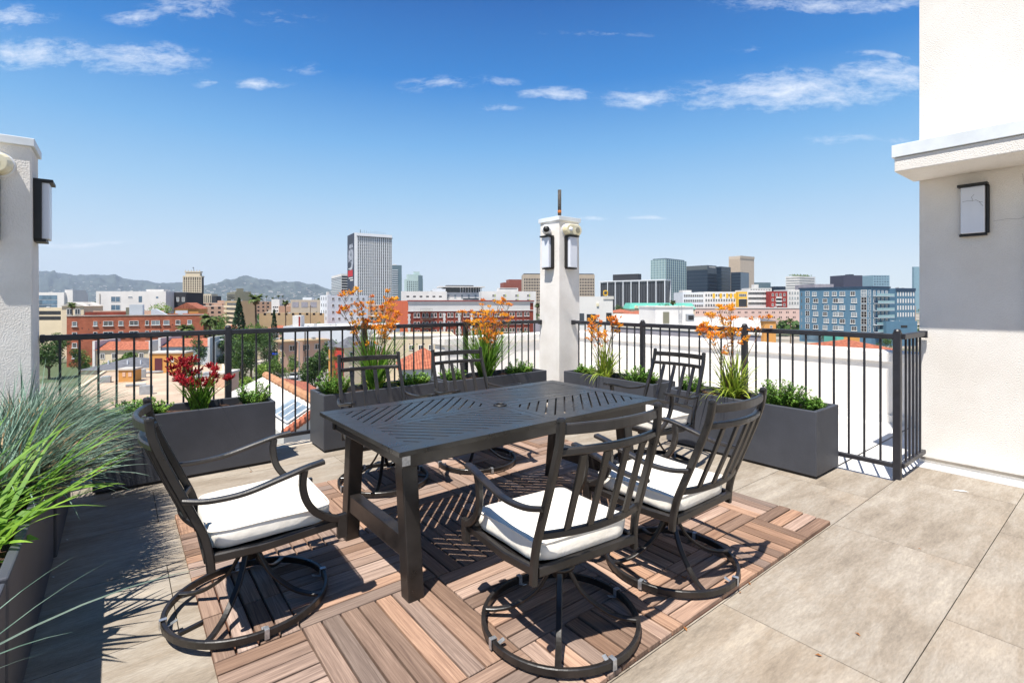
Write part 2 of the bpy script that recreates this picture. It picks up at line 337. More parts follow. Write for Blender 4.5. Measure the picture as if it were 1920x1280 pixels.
# ------------------------------------------------------------------ railings
def railing(name, p0, p1, posts, label, z=1.115, spacing=.113, start=None, brackets=()):
    """rail along local x from p0 to p1"""
    p0 = Vector((*p0, 0)); p1 = Vector((*p1, 0)); ln = (p1-p0).length; an = atan2(p1.y-p0.y, p1.x-p0.x)
    r = empty(name, p0, an, label, 'railing', 'dark metal terrace railings')
    t = MB(); t.bar([(0,0,z-.021),(ln,0,z-.021)], .044, .042, .12); t.build('top_rail', M_rail, r)
    b = MB(); b.bar([(0,0,.10),(ln,0,.10)], .034, .036, .12); b.build('bottom_rail', M_rail, r)
    pm = MB(); pm.bar([(0,0,-.02),(0,0,z+.012)], .05, .05, .1); pm.lathe([(.0,.03),(.018,.026),(.026,.012),(.024,0)], (0,0,z+.01), 12)
    pobj = None; cuts = []
    for x in posts:
        if pobj is None: pobj = pm.build('post', M_rail, r, smooth=False, loc=(x,0,0))
        else: link_copy(pobj, r, (x,0,0))
        cuts.append(x)
    bm_ = MB(); bm_.bar([(0,0,.115),(0,0,z-.04)], .015, .015, .15); bo = None
    edges = sorted([0]+list(posts)+[ln])
    for e0, e1 in zip(edges, edges[1:]):
        n = max(1, round((e1-e0)/spacing)); s = (e1-e0)/n
        for k in range(1, n):
            if bo is None: bo = bm_.build('baluster', M_rail, r, loc=(e0+k*s,0,0))
            else: link_copy(bo, r, (e0+k*s,0,0))
    for x in brackets:
        q = MB(); q.box(x-.012, -.03, z-.055, x+.012, .03, z+.004); q.build('bracket', M_rail, r, bevel=.002)
    return r
railing('railing', (-.45, 5.045), (4.47, 5.045), [1.22, 2.465, 3.72], 'long dark railing on the left between the two white columns', brackets=(.014, 4.905))
railing('railing', (4.715, 4.688), (4.715, 1.164), [1.12, 2.305, 3.50], 'long dark railing on the right beside the low white parapet', brackets=(.014,))
railing('railing', (4.742, 1.166), (5.34, 1.166), [], 'short dark return railing against the white building wall', spacing=.105, brackets=(.585,))

# ------------------------------------------------------------------ columns and fixtures
def column(x0, y0, x1, y1, label, rz=0):
    r = empty('column', ((x0+x1)/2, (y0+y1)/2, 0), 0, label, 'column', 'white stucco columns of the terrace')
    a, b = (x1-x0)/2, (y1-y0)/2; m = MB(); e = .006
    m.add([(-a-e,-b-e,-6),(a+e,-b-e,-6),(a+e,b+e,-6),(-a-e,b+e,-6),(-a-e,-b-e,0),(a+e,-b-e,0),(a+e,b+e,0),(-a-e,b+e,0),(-a+e,-b+e,2.42),(a-e,-b+e,2.42),(a-e,b-e,2.42),(-a+e,b-e,2.42)],
      [(0,1,5,4),(1,2,6,5),(2,3,7,6),(3,0,4,7),(4,5,9,8),(5,6,10,9),(6,7,11,10),(7,4,8,11),(8,9,10,11)])
    m.build('shaft', M_stucco, r, bevel=.008)
    c = MB(); c.box(-a-.012,-b-.012,2.415,a+.012,b+.012,2.47); c.build('cap', M_flash, r, bevel=.004)
    return r
column(4.47, 4.69, 4.85, 5.07, 'white stucco column at the far corner with a pipe on top')
column(-.84, 4.69, -.455, 5.07, 'white stucco column at the left end of the railing')
pp = MB(); pp.tube([(0,0,2.472),(0,0,2.86)], .024, 12)
r = empty('vent_pipe', (4.66, 4.88, 0), 0, 'weathered steel pipe standing on the corner column', 'pipe')
pp.build('pipe', M_pipe, r, smooth=True)
q = MB(); q.lathe([(.09,2.471),(.09,2.476),(.03,2.482),(.0245,2.50)], n=16); q.build('flange', M_flash, r)
q = MB(); q.tube([(0,0,2.55),(0,0,2.585)], .0255, 12); q.build('paint_band', M_orange, r, smooth=True)

def sconce(loc, rz, label, mir=1, hgt=.40, wid=.145, cracks=False, proud=.085):
    """local: wall is plane y=0, faces -y, x across; loc is centre"""
    r = empty('wall_light', loc, rz, label, 'wall light', 'black framed wall lights')
    h, w = hgt/2, wid/2; m = MB()
    m.box(-w, -.012, -h, w, 0, h)                                    # back plate
    m.box(-w-.012, -proud-.02, h, w+.012, 0, h+.02)                     # cap
    m.box(-w-.004, -proud*.8, -h-.018, w+.004, 0, -h)                # base
    m.box(mir*w, -proud*.55, -h, mir*(w+.018), 0, h) if mir > 0 else m.box(-w-.018, -proud*.55, -h, -w, 0, h)
    m.build('frame', M_black, r, bevel=.002)
    d = MB(); d.box(-w+.006, -proud, -h+.003, w-.006, -.0125, h-.002); d.build('diffuser', M_diff, r, bevel=.006)
    if cracks:
        c = MB(); y = -proud-.0008
        for pts in ([(-.06,.07),(-.03,.075),(0,.07),(.02,.075),(.04,.06),(.062,.05)], [(.01,.12),(-.005,.1),(0,.085),(0,.07)], [(.04,.06),(.05,.04),(.063,.02)]):
            c.tube([(x,y,z) for x,z in pts], .0008, 4)
        c.build('crack', M_black, r)
    return r
# on corner column: faces -x (left) and -y (right)
sconce((4.472, 4.87, 2.005), -pi/2, 'wall light on the left face of the corner column', 1)
sconce((4.66, 4.698, 2.005), 0, 'wall light on the right face of the corner column', -1)
sconce((-.462, 4.87, 2.0), pi/2, 'wall light on the right side of the left column', -1, hgt=.40, wid=.18)
sconce((-.70, 4.70, 1.97), 0, 'wall light on the front of the left column, cut by the frame', 1)
sconce((5.369, .855, 2.09), -pi/2, 'cracked wall light on the white building wall', 1, hgt=.375, wid=.155, cracks=True, proud=.05)

def strobe(loc, rz, label, s=1):
    r = empty('alarm_horn', loc, rz, label, 'alarm', 'ivory alarm horns on the columns')
    def pill(w, h, y0, y1, k=0.0):
        m = MB(); n = 10; P = []
        for sx, a0 in ((1, -pi/2), (-1, pi/2)):
            for q in range(n+1):
                a = a0+pi*q/n; P.append((sx*(w-h)+h*cos(a), h*sin(a)))
        for (sc2, y) in ((1, y0), (1, lerp(y0,y1,.6)), (.86, y1)): m.v += [(x*sc2, y, z*sc2) for x, z in P]
        N_ = len(P)
        for l in range(2):
            for q in range(N_): m.f.append((l*N_+q, l*N_+(q+1) % N_, (l+1)*N_+(q+1) % N_, (l+1)*N_+q)); m.m.append(0)
        m.f.append(tuple(2*N_+q for q in range(N_))); m.m.append(0); return m
    pill(.165*s, .088*s, 0, -.02).build('back_box', M_white, r)
    pill(.155*s, .075*s, -.019, -.085).build('cover', M_ivory, r, bevel=.004)
    m = MB()
    for k in range(3):
        for q in range(6+k*4):
            a = 2*pi*q/(6+k*4); x = .06*s+cos(a)*(.012+.011*k); z = sin(a)*(.012+.011*k); m.box(x-.003,-.0875,z-.003,x+.003,-.0845,z+.003)
    m.build('speaker_grille', M_black, r)
    m = MB(); m.lathe([(.0,.03),(.02,.024),(.028,.008),(.028,0)], n=14); o = m.build('flash_lens', M_diff, r, smooth=True); o.location = (-.07*s,-.084,0); o.rotation_euler = (pi/2,0,0)
    return r
strobe((4.68, 4.703, 2.30), 0, 'ivory alarm horn on the right face of the corner column')
strobe((-.70, 4.705, 2.27), 0, 'ivory alarm horn at the top of the left column')
r = empty('security_camera', (4.478, 4.90, 2.29), -pi/2, 'white security camera on the left face of the corner column', 'camera')
m = MB(); m.lathe([(.0,.03),(.05,.03),(.062,.0)], n=16); o = m.build('base', M_white, r, smooth=True); o.rotation_euler = (pi/2,0,0)
m = MB(); m.tube([(.0,-.02,0),(.03,-.06,.005),(.10,-.13,.01)], .058, 14); m.build('body', M_white, r, smooth=True)
m = MB(); m.tube([(.099,-.129,.01),(.106,-.136,.01)], .042, 14); m.build('lens', M_black, r, smooth=True)

# ------------------------------------------------------------------ building on the right
r = empty('building', (5.372, 1.2, 0), 0, 'white stucco building filling the right edge of the view', 'building')
m = MB(); m.box(0, -6, -17, 6, .0, 9); m.build('wall', M_stucco2, r)
m = MB(); m.box(-.53, -6, 2.39, -.003, .04, 2.50); m.build('ledge', M_stucco2, r, bevel=.006)
m = MB(); m.box(-.545, -6, 2.503, -.003, .055, 2.60); m.build('flashing', M_flash, r, bevel=.003)
m = MB(); m.box(-.012, -6, .03, -.002, -.01, .05); m.build('drip_edge', mat('drip edge', '#8b8378', '#6e675e', rough=.6), r)
m = MB(); m.box(-.05, -1.1, 0.01, -.003, -.655, 2.1); m.build('door_frame', M_flash, r, bevel=.003)
m = MB()
for pts in ([(-.46,.04),(-.54,.05),(-.6,.04),(-.66,.06)], [(-.62,.38),(-.63,.28),(-.65,.2),(-.66,.12)]):
    m.tube([(-.001, y, 1.95+z) for y, z in pts], .0006, 4)
m.build('wall_crack', mat('crack', '#6d675f', '#57514a'), r)

# ------------------------------------------------------------------ low parapets
def wallthing(x0,y0,x1,y1,zt,label):
    r = empty('parapet_wall', (x0,y0,0), 0, label, 'wall', 'low white parapet walls')
    m = MB(); m.box(0,0,-17,x1-x0,y1-y0,zt-.12); m.build('wall', M_stucco, r)
    m = MB(); m.box(-.035,-.035,zt-.118,x1-x0+.035,y1-y0+.035,zt); m.build('coping', M_stucco, r, bevel=.01)
    m = MB(); m.box(-.04,0,-.3,-.003,y1-y0,.06) if x1-x0 < 1 else m.box(0,-.04,-.3,x1-x0,-.003,.06); m.build('base_curb', M_membrane, r)
wallthing(7.0, -4, 7.32, 7.06, .78, 'low white parapet beyond the right railing')
wallthing(4.2, 7.1, 7.32, 7.42, .76, 'low white parapet seen left of the corner column')

# ------------------------------------------------------------------ table
TC = Vector((1.845, 2.458)); TR = radians(1.0); TL, TW, TZ = 1.85, 1.0, .73
tb = empty('dining_table', (TC.x, TC.y, 0), TR, 'long charcoal metal dining table in the middle of the terrace', 'table')
def clip(poly, x0, y0, x1, y1):
    def cut(P, f, ix):
        out = []
        for i in range(len(P)):
            a, b = P[i], P[(i+1) % len(P)]; fa, fb = f(a), f(b)
            if fa >= 0: out.append(a)
            if fa*fb < 0: t = fa/(fa-fb); out.append((a[0]+(b[0]-a[0])*t, a[1]+(b[1]-a[1])*t))
        return out
    for f in (lambda p: p[0]-x0, lambda p: x1-p[0], lambda p: p[1]-y0, lambda p: y1-p[1]):
        poly = cut(poly, f, 0)
        if len(poly) < 3: return None
    return poly
m = MB(); a, b = TL/2, TW/2; bw = .095; cw = .055; z1 = TZ; z0 = TZ-.022
for (x0,y0,x1,y1) in ((-a,-b,a,-b+bw),(-a,b-bw,a,b),(-a,-b+bw+.0005,-a+bw,b-bw-.0005),(a-bw,-b+bw+.0005,a,b-bw-.0005)): m.box(x0,y0,z0,x1,y1,z1)
# centre boards
for s in (-1,1):
    m.box(-a+bw+.001 if s < 0 else .0025, -cw, z0, -.0025 if s < 0 else a-bw-.001, -.0015, z1-.001); m.box(-a+bw+.001 if s < 0 else .0025, .0015, z0, -.0025 if s < 0 else a-bw-.001, cw, z1-.001)
    m.box(-cw if s < 0 else .0015, cw+.001, z0, -.0015 if s < 0 else cw, b-bw-.001, z1-.001); m.box(-cw if s < 0 else .0015, -b+bw+.001, z0, -.0015 if s < 0 else cw, -cw-.001, z1-.001)
for sx in (-1, 1):
    for sy in (-1, 1):
        X0, X1 = (-a+bw, -cw) if sx < 0 else (cw, a-bw)
        Y0, Y1 = (-b+bw, -cw) if sy < 0 else (cw, b-bw)
        # slats run along (1, sy) on left half, (1,-sy) on right half
        d = Vector((1, sy if sx < 0 else -sy)).normalized(); nrm = Vector((-d.y, d.x))
        o = Vector(((X0+X1)/2, (Y0+Y1)/2)); pitch = .0545; k = -12
        while k < 13:
            c0 = k*pitch-pitch/2+.0048; c1 = k*pitch+pitch/2-.0048
            P = [tuple(o+nrm*c0-d*2), tuple(o+nrm*c0+d*2), tuple(o+nrm*c1+d*2), tuple(o+nrm*c1-d*2)]
            P = clip(P, X0, Y0, X1, Y1)
            if P: m.prism(P, z0+.004, z1-.0015)
            k += 1
m.build('tabletop', M_metal2, tb, bevel=.0018)
m = MB(); # support strips below slats keep light to real slots
for s in (-1,1):
    m.box(-a+.05, s*(b-.075)-.012, TZ-.095, a-.05, s*(b-.075)+.012, z0-.001)
    m.box(s*(a-.07)-.012, -b+.09, TZ-.095, s*(a-.07)+.012, b-.09, z0-.001)
m.build('apron', M_metal, tb, bevel=.003)
m = MB(); m.lathe([(.026,.0),(.026,.006),(.04,.006),(.042,0)], (0,0,TZ), 24); m.lathe([(.026,.004),(.024,-.03),(.0,-.031)], (0,0,TZ), 24); m.build('umbrella_ring', M_black, tb, smooth=True)
for sx in (-1,1):
    for sy in (-1,1):
        m = MB(); x = sx*(a-.13); w = .039
        m.add([(x-w,sy*.375-w,0),(x+w,sy*.375-w,0),(x+w,sy*.375+w,0),(x-w,sy*.375+w,0),(x-w,sy*.305-w,TZ-.096),(x+w,sy*.305-w,TZ-.096),(x+w,sy*.305+w,TZ-.096),(x-w,sy*.305+w,TZ-.096)],
              [(3,2,1,0),(4,5,6,7),(0,1,5,4),(1,2,6,5),(2,3,7,6),(3,0,4,7)])
        o = m.build('leg', M_metal, tb, bevel=.005)
    m = MB(); x = sx*(a-.13); m.box(x-.03, -.312, .19, x+.03, .312, .285); m.build('stretcher', M_metal, tb, bevel=.004)
    m = MB(); m.box(sx*(a-.13)-.036, -.40, TZ-.097, sx*(a-.13)+.036, .40, TZ-.03); m.build('top_brace', M_metal, tb, bevel=.004)
# small corner clip with bolt
m = MB(); m.box(-a+.045, -b+.062, TZ-.085, -a+.085, -b+.0655, TZ-.03); m.build('corner_clip', M_silver, tb, bevel=.002)

# ------------------------------------------------------------------ chairs
RZ = .32
def smooth_path(pts, n=5):
    out = []; P = [Vector(p) for p in pts]
    for i in range(len(P)-1):
        p0 = P[max(i-1,0)]; p1 = P[i]; p2 = P[i+1]; p3 = P[min(i+2,len(P)-1)]
        for k in range(n):
            t = k/n; out.append(.5*((2*p1)+(-p0+p2)*t+(2*p0-5*p1+4*p2-p3)*t*t+(-p0+3*p1-3*p2+p3)*t**3))
    out.append(P[-1]); return out
chair_parts = {}
def make_chair_parts():
    D = []  # (name, mesh builder, material, bevel, smooth, swings)
    m = MB(); m.bar([(RZ*cos(2*pi*k/56), RZ*sin(2*pi*k/56), .026) for k in range(56)], .018, .031, .18, closed=True); D.append(('base_ring', m, M_metal, 0, False, 0))
    for k in range(4):
        an = pi/4+pi/2*k; c, s = cos(an), sin(an)
        pts = smooth_path([(.035*c,.035*s,.235),(.05*c,.05*s,.20),(.10*c,.10*s,.125),(.19*c,.19*s,.06),(.26*c,.26*s,.038),(.316*c,.316*s,.034)], 5)
        m = MB(); m.bar(pts, .024, .014, .2); D.append(('base_leg', m, M_metal, 0, False, 0))
        an2 = an+radians(38)
        c, s = cos(an2), sin(an2); m = MB(); ro = RZ+.0125
        f = MB()
        def rp(r_, t_, z_): return (r_*c-t_*s, r_*s+t_*c, z_)
        w = .009
        for (r0,z0_),(r1,z1_) in (((ro,.008),(ro,.046)),((ro,.046),(RZ-.0125,.046)),((RZ-.0125,.046),(RZ-.0125,.012)),((RZ-.0125,.012),(RZ-.05,.0235+.003))):
            th = .0012
            m.sweep([rp(r0,0,z0_), rp(r1,0,z1_)], [(-w,-th),(w,-th),(w,th),(-w,th)], up=(c,s,.01) if abs(r0-r1) < .001 else (0,0,1))
        D.append(('floor_clip', m, M_silver, 0, False, 0))
    m = MB(); m.lathe([(.0,.20),(.032,.20),(.034,.235),(.062,.236),(.064,.252),(.03,.256),(.03,.30),(0,.30)], n=20); D.append(('swivel_hub', m, M_metal, 0, True, 0))
    m = MB(); m.box(-.07,-.14,.298,.07,.12,.330); m.box(-.055,-.05,.27,.055,.05,.300); m.box(-.02,.10,.285,.02,.165,.31); m.tube([(-.075,.08,.30),(.075,.08,.30)], .012, 8); D.append(('rocker_plate', m, M_metal, .004, False, 1))
    # seat frame
    m = MB()
    for s in (-1,1): m.bar([(s*.245,-.185,.352),(s*.262,.0,.348),(s*.262,.31,.362)], .026, .036)
    m.bar([(-.245,.295,.358),(.245,.295,.358)], .028, .034); m.bar([(-.24,-.185,.35),(.24,-.185,.35)], .024, .036)
    for k in (-.12,.12): m.bar([(k,-.18,.338),(k,.29,.345)], .03, .012)
    m.box(-.235,-.17,.352,.235,.285,.356)
    D.append(('seat_frame', m, M_metal, 0, False, 1))
    # cushion: superellipse rings, puffy
    m = MB(); n = 40; V = []; layers = [(.93,.366),(.985,.374),(1.0,.395),(1.0,.425),(.985,.440),(.95,.449),(.82,.454),(.5,.458),(.15,.459)]
    for li, (sc2, z_) in enumerate(layers):
        for q in range(n):
            t = 2*pi*q/n; e = .22; cx = (abs(cos(t))**e)*(1 if cos(t) >= 0 else -1); sy = (abs(sin(t))**e)*(1 if sin(t) >= 0 else -1)
            w = .236+(.014 if sy > 0 else 0)*sy; rr = random.Random(q*7+li)
            zz = z_+(.004*sin(3*t+li) if li > 3 else .002*sin(5*t))+rr.uniform(-.001,.001); inw = .004*sin(4*t+1.3*li)
            V.append((cx*(w*sc2+inw), .055+sy*(.235*sc2+inw), zz))
    m.v = V; N_ = n
    for l in range(len(layers)-1):
        for q in range(N_): m.f.append((l*N_+q, l*N_+(q+1) % N_, (l+1)*N_+(q+1) % N_, (l+1)*N_+q)); m.m.append(0)
    m.f.append(tuple((len(layers)-1)*N_+q for q in range(N_))); m.m.append(0); m.f.append(tuple(reversed(range(N_)))); m.m.append(0)
    D.append(('seat_cushion', m, M_cush, 0, True, 1))
    m = MB(); 
    ring = []
    for q in range(n):
        t = 2*pi*q/n; e = .22; cx = (abs(cos(t))**e)*(1 if cos(t) >= 0 else -1); sy = (abs(sin(t))**e)*(1 if sin(t) >= 0 else -1); w = .236+(.014 if sy > 0 else 0)*sy
        ring.append((cx*(w*1.004+.004*sin(4*t+5.2)), .055+sy*(.2365+.004*sin(4*t+5.2)), .4405+.004*sin(3*t+4)))
    m.tube(ring, .0035, 6, closed=True); D.append(('piping', m, M_cush, 0, True, 2))
    # side posts
    zp = [(-.175,.305),(-.180,.37),(-.197,.45),(-.232,.54),(-.272,.64),(-.315,.75),(-.345,.84),(-.356,.915)]
    for s in (-1,1):
        pts = smooth_path([(s*lerp(.255,.238,i/7), y, z) for i,(y,z) in enumerate(zp)], 3)
        m = MB(); m.bar(pts, .024, .031, .2, up=(0,1,0)); p = pts[-1]; m.lathe([(.017,0),(.016,.008),(.008,.013),(0,.014)], (p.x,p.y,p.z-.001), 10); D.append(('back_post', m, M_metal, 0, False, 1))
    def back(z): 
        for (y0,z0_),(y1,z1_) in zip(zp, zp[1:]):
            if z0_ <= z <= z1_: return lerp(y0,y1,(z-z0_)/(z1_-z0_))
        return zp[-1][0]
    def rail_(z, h, w, bow):
        hw = lerp(.255,.238,(z-.3)/.6)-.012
        m = MB(); m.bar([(lerp(-hw,hw,k/12), back(z)-bow*(1-(2*k/12-1)**2), z) for k in range(13)], w, h, .22); return m
    D.append(('top_rail', rail_(.885,.038,.020,.045), M_metal, 0, False, 1))
    D.append(('upper_rail', rail_(.806,.028,.026,.045), M_metal, 0, False, 1))
    D.append(('lower_rail', rail_(.487,.028,.022,.045), M_metal, 0, False, 1))
    for k in range(4):
        x = -.145+.29*k/3; bw_ = .045*(1-(x/.24)**2)
        m = MB(); m.bar(smooth_path([(x*1.0, back(z)-bw_, z) for z in (.50,.58,.68,.79)], 3), .029, .012, .15, up=(0,1,.3)); D.append(('back_slat', m, M_metal, 0, False, 1))
    for s in (-1,1):
        pts = smooth_path([(s*.262,-.262,.600),(s*.285,-.18,.588),(s*.298,-.06,.592),(s*.30,.08,.622),(s*.298,.17,.642),(s*.294,.245,.652)], 5)
        m = MB()
        def sec(t):
            w = lerp(.020,.036,min(1,t*1.6)); h = .019; a_, b_, e = w/2, h/2, .005
            return [(-a_+e,-b_),(a_-e,-b_),(a_,-b_+e),(a_,b_-e),(a_-e,b_),(-a_+e,b_),(-a_,b_-e),(-a_,-b_+e)]
        m.sweep(pts, sec); D.append(('armrest', m, M_metal, 0, False, 1))
        pts = smooth_path([(s*.292,.165,.632),(s*.288,.158,.57),(s*.284,.172,.50),(s*.280,.21,.44),(s*.277,.268,.398),(s*.275,.315,.380)], 4)
        m = MB(); m.bar(pts, .026, .030, .18, up=(0,1,0)); m.bar([(s*.275,.322,.398),(s*.275,.322,.298)], .027, .042, .12, up=(0,1,0)); D.append(('arm_support', m, M_metal, 0, False, 1))
    return D
proto = None
def chair(x, y, yaw, tilt, label, basey=0):
    global proto
    r = empty('swivel_chair', (x,y,.0225), radians(yaw), label, 'chair', 'black swivel chairs round the dining table')
    objs = []
    if proto is None:
        proto = []
        for (nm, m, mt, bv, sm, sw) in make_chair_parts():
            o = m.build(nm, mt, r if sw < 2 else [q for q in proto if q[0].name.startswith('seat_cushion')][0][0], bevel=bv, smooth=sm)
            proto.append((o, sw))
        objs = proto
    else:
        for o, sw in proto:
            c = link_copy(o, r); 
            if sw == 2: c.parent = [q for q, s2 in objs if q.name.startswith('seat_cushion')][0]
            objs.append((c, sw))
    t = radians(tilt); piv = Vector((0,0,.29)); Rm = Matrix.Rotation(t, 3, 'X')
    for o, sw in objs:
        if sw == 1: o.rotation_euler = (t,0,0); o.location = piv-Rm@piv
        elif sw == 0: o.rotation_euler = (0,0,-radians(yaw)+basey); o.location = (0,0,0)
    return r
chair(.465, 2.485, -91.5, 1.2, 'black swivel chair at the left end of the table, seen side on', .12)
chair(1.455, 1.522, -6.0, -3.6, 'black swivel chair nearest the camera with its back to us', 0)
chair(2.23, 1.515, 1.0, .5, 'black swivel chair on the near side, second from the camera, at right', .3)
b1 = chair(1.56, 3.52, 174.5, 0, 'black swivel chair across the table at left with plastic over its cushion', .2)
chair(2.365, 3.475, 175, .6, 'black swivel chair across the table at right with its base ring in plain view', -.1)
chair(3.43, 2.50, 89.5, .8, 'black swivel chair at the far right end of the table before the planter', .1)
# plastic wrap on the cushion of chair at left back
M_wrap = mat('clear plastic film', '#e6ebee', '#ffffff', rough=.2, scale=40, bump=1, bscale=30, bdist=.02); pw = M_wrap.node_tree.nodes['Principled BSDF']; pw.inputs['Transmission Weight'].default_value = .75; pw.inputs['Alpha'].default_value = .55
m = MB(); V = []; nn = 22
for l, (s2, z_) in enumerate([(1.03,.362),(1.07,.40),(1.05,.45),(.95,.478)]):
    for q in range(nn):
        t = 2*pi*q/nn; cx = (abs(cos(t))**.3)*(1 if cos(t) >= 0 else -1); sy = (abs(sin(t))**.3)*(1 if sin(t) >= 0 else -1)
        j = R_(-.02,.03); V.append((cx*(.245*s2+j), .055+sy*(.24*s2+j), z_+R_(-.012,.012)))
m.v = V
for l in range(3):
    for q in range(nn): m.f.append((l*nn+q, l*nn+(q+1) % nn, (l+1)*nn+(q+1) % nn, (l+1)*nn+q)); m.m.append(0)
o = m.build('plastic_wrap', M_wrap); o.location = b1.location; o.rotation_euler = b1.rotation_euler
tag(o, 'crumpled clear plastic film round the cushion of the left back chair', 'plastic film')
# loose items on the floor
m = MB(); m.box(-.07,-.009,.003,.07,.009,.016); o = m.build('dark_strip', M_metal, bevel=.002); p = W(369,2.10); o.location = (p.x,p.y,0); o.rotation_euler = (0,0,radians(18)); tag(o, 'short dark metal strip lying inside the ring of the left chair', 'metal strip')
M_dry = mat('dry leaf', '#a8703c', '#6f4623', rough=.9, scale=40)
for i, (px, py) in enumerate([(1290,1095),(1405,1095),(1388,1112),(1535,1230),(1608,1190),(1724,1030),(1285,1180),(492,957),(455,970),(470,885),(930,938)]):
    d = FPX*CH/(py-HZ); p = W(px,d); m = MB(); z = .026 if (.28 < p.x < 3.43 and 1.2 < p.y < 3.8) else .003
    for k in range(1 if i not in (0,) else 5):
        a = R_(0,6.28); q = R_(.008,.016); ox, oy = (R_(-.03,.03), R_(-.03,.03)) if i == 0 else (0,0)
        m.add([(ox+q*cos(a),oy+q*sin(a),.001),(ox-q*.45*sin(a),oy+q*.45*cos(a),.006),(ox-q*cos(a),oy-q*sin(a),.002),(ox+q*.45*sin(a),oy-q*.45*cos(a),.005)], [(0,1,2,3)])
    o = m.build('dry_leaf', M_dry, loc=(p.x,p.y,z)); tag(o, 'small dry brown leaf lying on the terrace floor', 'leaf', 'dry leaves scattered on the floor')
M_scrap = mat('white scrap', '#e9e6e2', '#cfcac4', rough=.9)
for i, (px, py) in enumerate([(1800,920),(213,933),(126,1012),(100,1082)]):
    d = FPX*CH/(py-HZ); p = W(px,d); m = MB(); s = .05 if i == 0 else .012
    m.add([(-s,-.2*s,.001),(0,-.35*s,.002),(s,-.1*s,.001),(.5*s,.25*s,.003),(-.4*s,.2*s,.002)], [(0,1,2,3,4)]); o = m.build('white_scrap', M_scrap, loc=(p.x,p.y,.002), rotz=YAW-pi/2-.5)
    tag(o, 'white paint smear on the paving near the wall' if i == 0 else 'tiny white scrap on the floor beside the left planters', 'scrap', None if i == 0 else 'white scraps beside the left planters')

# ------------------------------------------------------------------ plants on the terrace
def leafm(name, c1, c2, isl=.35, rough=.55, tr=.3, **k): return mat(name, c1, c2, rough=rough, scale=6, island=isl, trans=tr, spec=.35, **k)
M_strap = leafm('strap leaf green', '#7fa83e', '#4c7829')
M_strapy = leafm('strap leaf yellow green', '#b3bb4a', '#7d9a36')
M_shrub = leafm('small shrub leaf', '#8cae4c', '#527f30')
M_stem = leafm('red brown stem', '#7b4a34', '#54603a', tr=0)
M_org = leafm('orange paw flower', '#f2b72e', '#dd7722', .22, tr=.3, contrast=(.42,.58))
M_red = leafm('red paw flower', '#b3202c', '#86121f', .3, tr=.25)
M_blue = leafm('blue oat grass', '#8ba291', '#4f6d5c', .5, tr=.2)
M_tan = leafm('dry straw grass', '#bca27c', '#94704c', .3, tr=.2)
M_lime = leafm('lime broad grass', '#8fb444', '#5f9030', .25, tr=.4)
def blade(m, p, az, ln, lean, curl, w, seg=6, twist=0):
    p = Vector(p); d = Vector((cos(az), sin(az), 0)); sd = Vector((-sin(az), cos(az), 0)); el = pi/2-lean; L_ = []
    for i in range(seg+1):
        t = i/seg; ww = w*(1-t**1.6)*(.65+.35*min(1,t*4))+.0004; a = twist*t
        s = sd*cos(a)+Vector((0,0,1))*sin(a); L_.append((p-s*ww/2, p+s*ww/2))
        el -= curl/seg; p = p+(d*cos(el)+Vector((0,0,1))*sin(el))*ln/seg
    V = [v for a, b in L_ for v in (a, b)]
    m.add(V, [(2*i,2*i+1,2*i+3,2*i+2) for i in range(seg)])
    return p
def flowers(m, p, d, n, s):
    """cluster of small tubular paws fanning round direction d"""
    for _ in range(n):
        v = Vector((random.gauss(0,1), random.gauss(0,1), random.gauss(0,1))); v = (v.normalized()*.85+d*.75+Vector((0,0,.25))).normalized()
        q = p+v*s*.25+Vector((R_(-.5,.5),R_(-.5,.5),R_(-.5,.5)))*s*.5; l = s*R_(.8,1.25)
        x = v.cross(Vector((.3,.2,.9))).normalized(); y = v.cross(x); r0, r1 = s*.09, s*.17
        V = []
        for (tt, r_) in ((0,r0),(.55,r1),(1.0,r1*.75)):
            for k in range(5): a = 2*pi*k/5; V.append(q+v*l*tt+(x*cos(a)+y*sin(a))*r_)
        F = [(i*5+k, i*5+(k+1) % 5, (i+1)*5+(k+1) % 5, (i+1)*5+k) for i in range(2) for k in range(5)]
        for k in range(0,5): # flared petals
            a = 2*pi*(k+.5)/5; tip = q+v*l*1.12+(x*cos(a)+y*sin(a))*r1*2.0; V.append(tip); F.append((10+k, 10+(k+1) % 5, len(V)-1))
        m.add(V, F)
